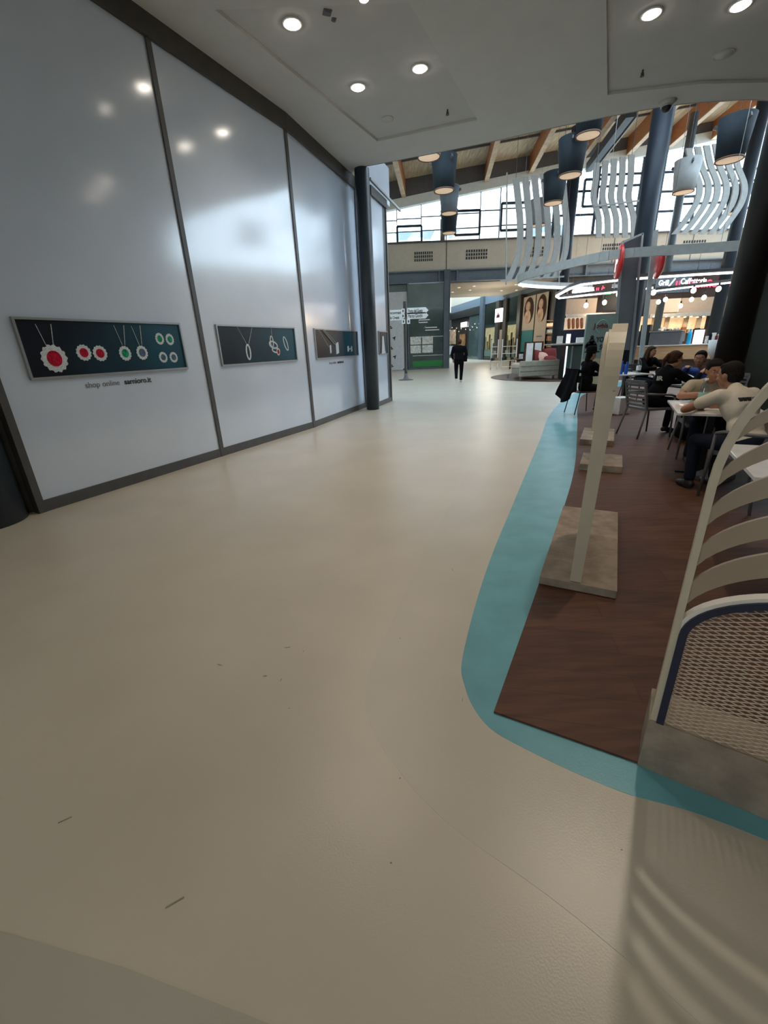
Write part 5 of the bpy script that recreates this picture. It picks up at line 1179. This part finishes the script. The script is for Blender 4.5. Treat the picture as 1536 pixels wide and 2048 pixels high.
# man facing the camera
seated('man in a khaki t-shirt facing the camera, elbows on the white table', (4.07, 5.40, DZ), rzdir(-.38, -.93), .34, 'skin_tan', 'shirt_khaki', 'jeans', 'hair_black', 'short', 'short',
    (((-.30, .50, .82), (-.06, .60, .84), (.9, .3, .2)), ((.36, .46, .82), (.12, .62, .86), (-.8, .5, .2))), look=(-.25, .1), side=.06, vox=.010)
# ponytailed woman
p3 = seated('woman with a brown ponytail in a black lettered jacket, seen in profile looking right', (4.33, 6.82, DZ), rzdir(1, .05), .17, 'skin', 'black_cloth', 'black_cloth', 'hair_brown', 'ponytail', 'long',
    (((-.24, .42, .80), (-.1, .60, .80), (.3, .9, 0)), ((.24, .42, .82), (.12, .60, .93), (.0, .7, .7))), look=(-.2, -.1), vox=.011)
lettering('IR', .085, 'white_matt', 'jacket_lettering', p3, Vector((.088, -.062, .86)), (.7, .7, 0), (0, 0, 1), ext=.02, local=True, bold=.0025, sx=1.1)
lettering('IR', .1, 'white_matt', 'jacket_lettering', p3, Vector((.10, .035, .86)), (1, -.15, 0), (0, .3, .95), ext=.01, local=True, bold=.006) if False else None
# man in blue
seated('man in a royal blue long sleeved shirt leaning over the small dark table', (5.62, 7.16, DZ), rzdir(-1, -.22), .40, 'skin_tan', 'shirt_blue', 'jeans', 'hair_black', 'short', 'long',
    (((-.38, .52, .90), (-.28, .74, .86), (.3, .9, 0)), ((.34, .40, .95), (.10, .62, 1.0), (-.6, .7, .3))), look=(-.05, .55), head_dz=.05, vox=.011)
# long haired woman
seated('woman with long dark brown hair and glasses seated beyond the blue bottles', (6.28, 10.5, DZ), rzdir(.25, -1), .12, 'skin', 'black_cloth', 'jeans', 'hair_brown', 'long', 'long',
    (((-.24, .35, .80), (-.1, .5, .82), (.3, .9, 0)), ((.24, .35, .80), (.1, .5, .82), (-.3, .9, 0))), look=(-.1, .25), vox=.013)
# woman in the hat
p1 = seated('woman in a black hat and coat on the thin metal chair by the teal band', (4.40, 9.3, DZ), rzdir(1, .12), .02, 'skin', 'black_cloth', 'black_cloth', 'hair_black', 'cap_hair', 'long',
    (((-.22, .25, .78), (-.06, .44, .78), (.3, .9, 0)), ((.22, .27, .80), (.08, .46, .86), (-.2, .9, .3))), look=(-.15, 0), vox=.012)
k = MB(); k.lathe((0, .04, 1.255), [(0, .115), (.07, .11), (.097, .075), (.104, .02), (.106, 0)], 24); k.lathe((0, .05, 1.25), [(.0, .012), (.13, 0), (.15, -.018), (.13, -.008), (0, 0)], 24); k.build('hat', 'black_cloth', p1, local=True)
k = MB(); k.cap((0.04, .52, .88), (.0, .54, .96), .012, .012, 8); k.box((.07, .52, .9), (.075, .008, .14)); k.build('phone', 'white_matt', p1, local=True)
# coat hanging over her chair
t = thing('hanging_coat', 'black coat draped over the back of the thin metal chair, its hem near the floor', 'coat', (4.15, 9.26, .35), rzdir(1, .1))
k = MB(); n = 14; vs = []; m_ = 10
for i in range(n + 1):
    for j in range(m_ + 1):
        u = i / n * 2 - 1; v = j / m_; x = u * (.26 + .10 * v); y = -.06 - .10 * v - .035 * math.sin(u * 7 + v * 3) * v; z = .56 - v * (.52 + .14 * math.cos(u * 2.2 + .6)); vs.append((x, y, z))
f = [(i * (m_ + 1) + j, (i + 1) * (m_ + 1) + j, (i + 1) * (m_ + 1) + j + 1, i * (m_ + 1) + j + 1) for i in range(n) for j in range(m_)]
k.add(vs, f, True); k.add([(x, y - .03 - .01 * math.sin(x * 30), z) for x, y, z in vs], f, True)
k.ext([(-.26, -.09, .56), (.26, -.09, .56), (.25, .06, .50), (-.25, .06, .50)], (0, 0, .03)); k.build('coat_body', 'black_cloth', t, local=True)
# walking woman
wp = gp(917, 765); V = Vector
pw_ = person('woman in black walking away down the walkway with a black handbag', (wp.x, wp.y, 0), rzdir(.18, 1), (0, .02, 1.56), ((0, 0, .95), (0, 0, 1.42)),
    [((-.18, 0, 1.37), (-.25, -.03, 1.10), (-.20, .12, .92), (0.1, .6, -.8), .5), ((.18, 0, 1.37), (.25, -.02, 1.10), (.22, .16, .98), (.0, .9, -.2), .5)],
    [((-.085, 0, .92), (-.09, .03, .50), (-.08, -.16, .16)), ((.085, 0, .92), (.09, .08, .49), (.08, .10, .085))], 'skin', 'black_cloth', 'black_cloth', 'hair_brown', 'bun', 'long', 'shoe_light', vox=.014); pw_.scale = (1.22, 1.15, 1.02)
t = thing('handbag', 'black handbag carried at the elbow of the walking woman', 'bag', (wp.x + .27, wp.y + .08, .82))
k = MB(); k.box((wp.x + .27, wp.y + .08, .96), (.13, .30, .26)); k.build('bag_body', 'black_cloth', t, bevel=.03); k = MB(); k.tube([(wp.x + .27, wp.y - .03, 1.08), (wp.x + .25, wp.y + .03, 1.2), (wp.x + .25, wp.y + .12, 1.2), (wp.x + .27, wp.y + .18, 1.08)], .01, 8); k.build('handle', 'black', t)

# ================================================================== LIGHT
w = bpy.data.worlds.new('sky'); SC.world = w; w.use_nodes = True; nt = w.node_tree; bg = nt.nodes['Background']
tc = nt.nodes.new('ShaderNodeTexCoord'); sp3 = nt.nodes.new('ShaderNodeSeparateXYZ'); rp = nt.nodes.new('ShaderNodeValToRGB')
nt.links.new(tc.outputs['Generated'], sp3.inputs[0]); nt.links.new(sp3.outputs['Z'], rp.inputs['Fac'])
rp.color_ramp.elements[0].color = (.78, .91, 1, 1); rp.color_ramp.elements[1].color = (.62, .82, 1, 1); rp.color_ramp.elements[1].position = .8
nt.links.new(rp.outputs[0], bg.inputs[0]); bg.inputs[1].default_value = 7.5
def area(name, loc, size, sy, rot, e, col):
    l = bpy.data.lights.new(name, 'AREA'); l.shape = 'RECTANGLE'; l.size = size; l.size_y = sy; l.energy = e; l.color = col
    o = bpy.data.objects.new(name, l); COL.objects.link(o); o.location = loc; o.rotation_euler = rot; return o
for x, y in ((8.8, 34.0), (9.3, 39.5)):  # unseen point lights without fittings, added to brighten the corridor
    l = bpy.data.lights.new('lamp', 'POINT'); l.energy = 110; l.color = (1, .88, .72); l.shadow_soft_size = .6; o = bpy.data.objects.new('lamp', l); COL.objects.link(o); o.location = (x, y, 3.3 if y < 41 else 6.2)
for x, y, z, e in ((15, 28.5, 3.6, 260), (20, 28, 3.6, 220), (13.2, 22.5, 3.4, 60)):
    l = bpy.data.lights.new('lamp', 'POINT'); l.energy = e; l.color = (1, .72, .45); l.shadow_soft_size = .3; o = bpy.data.objects.new('lamp', l); COL.objects.link(o); o.location = (x, y, z)
SC.cycles.max_bounces = 8; SC.cycles.diffuse_bounces = 4; SC.cycles.glossy_bounces = 3; SC.cycles.transparent_max_bounces = 12
SC.cycles.sample_clamp_indirect = 4; SC.cycles.use_denoising = True; SC.cycles.caustics_reflective = False; SC.cycles.caustics_refractive = False
SC.view_settings.exposure = 0.12
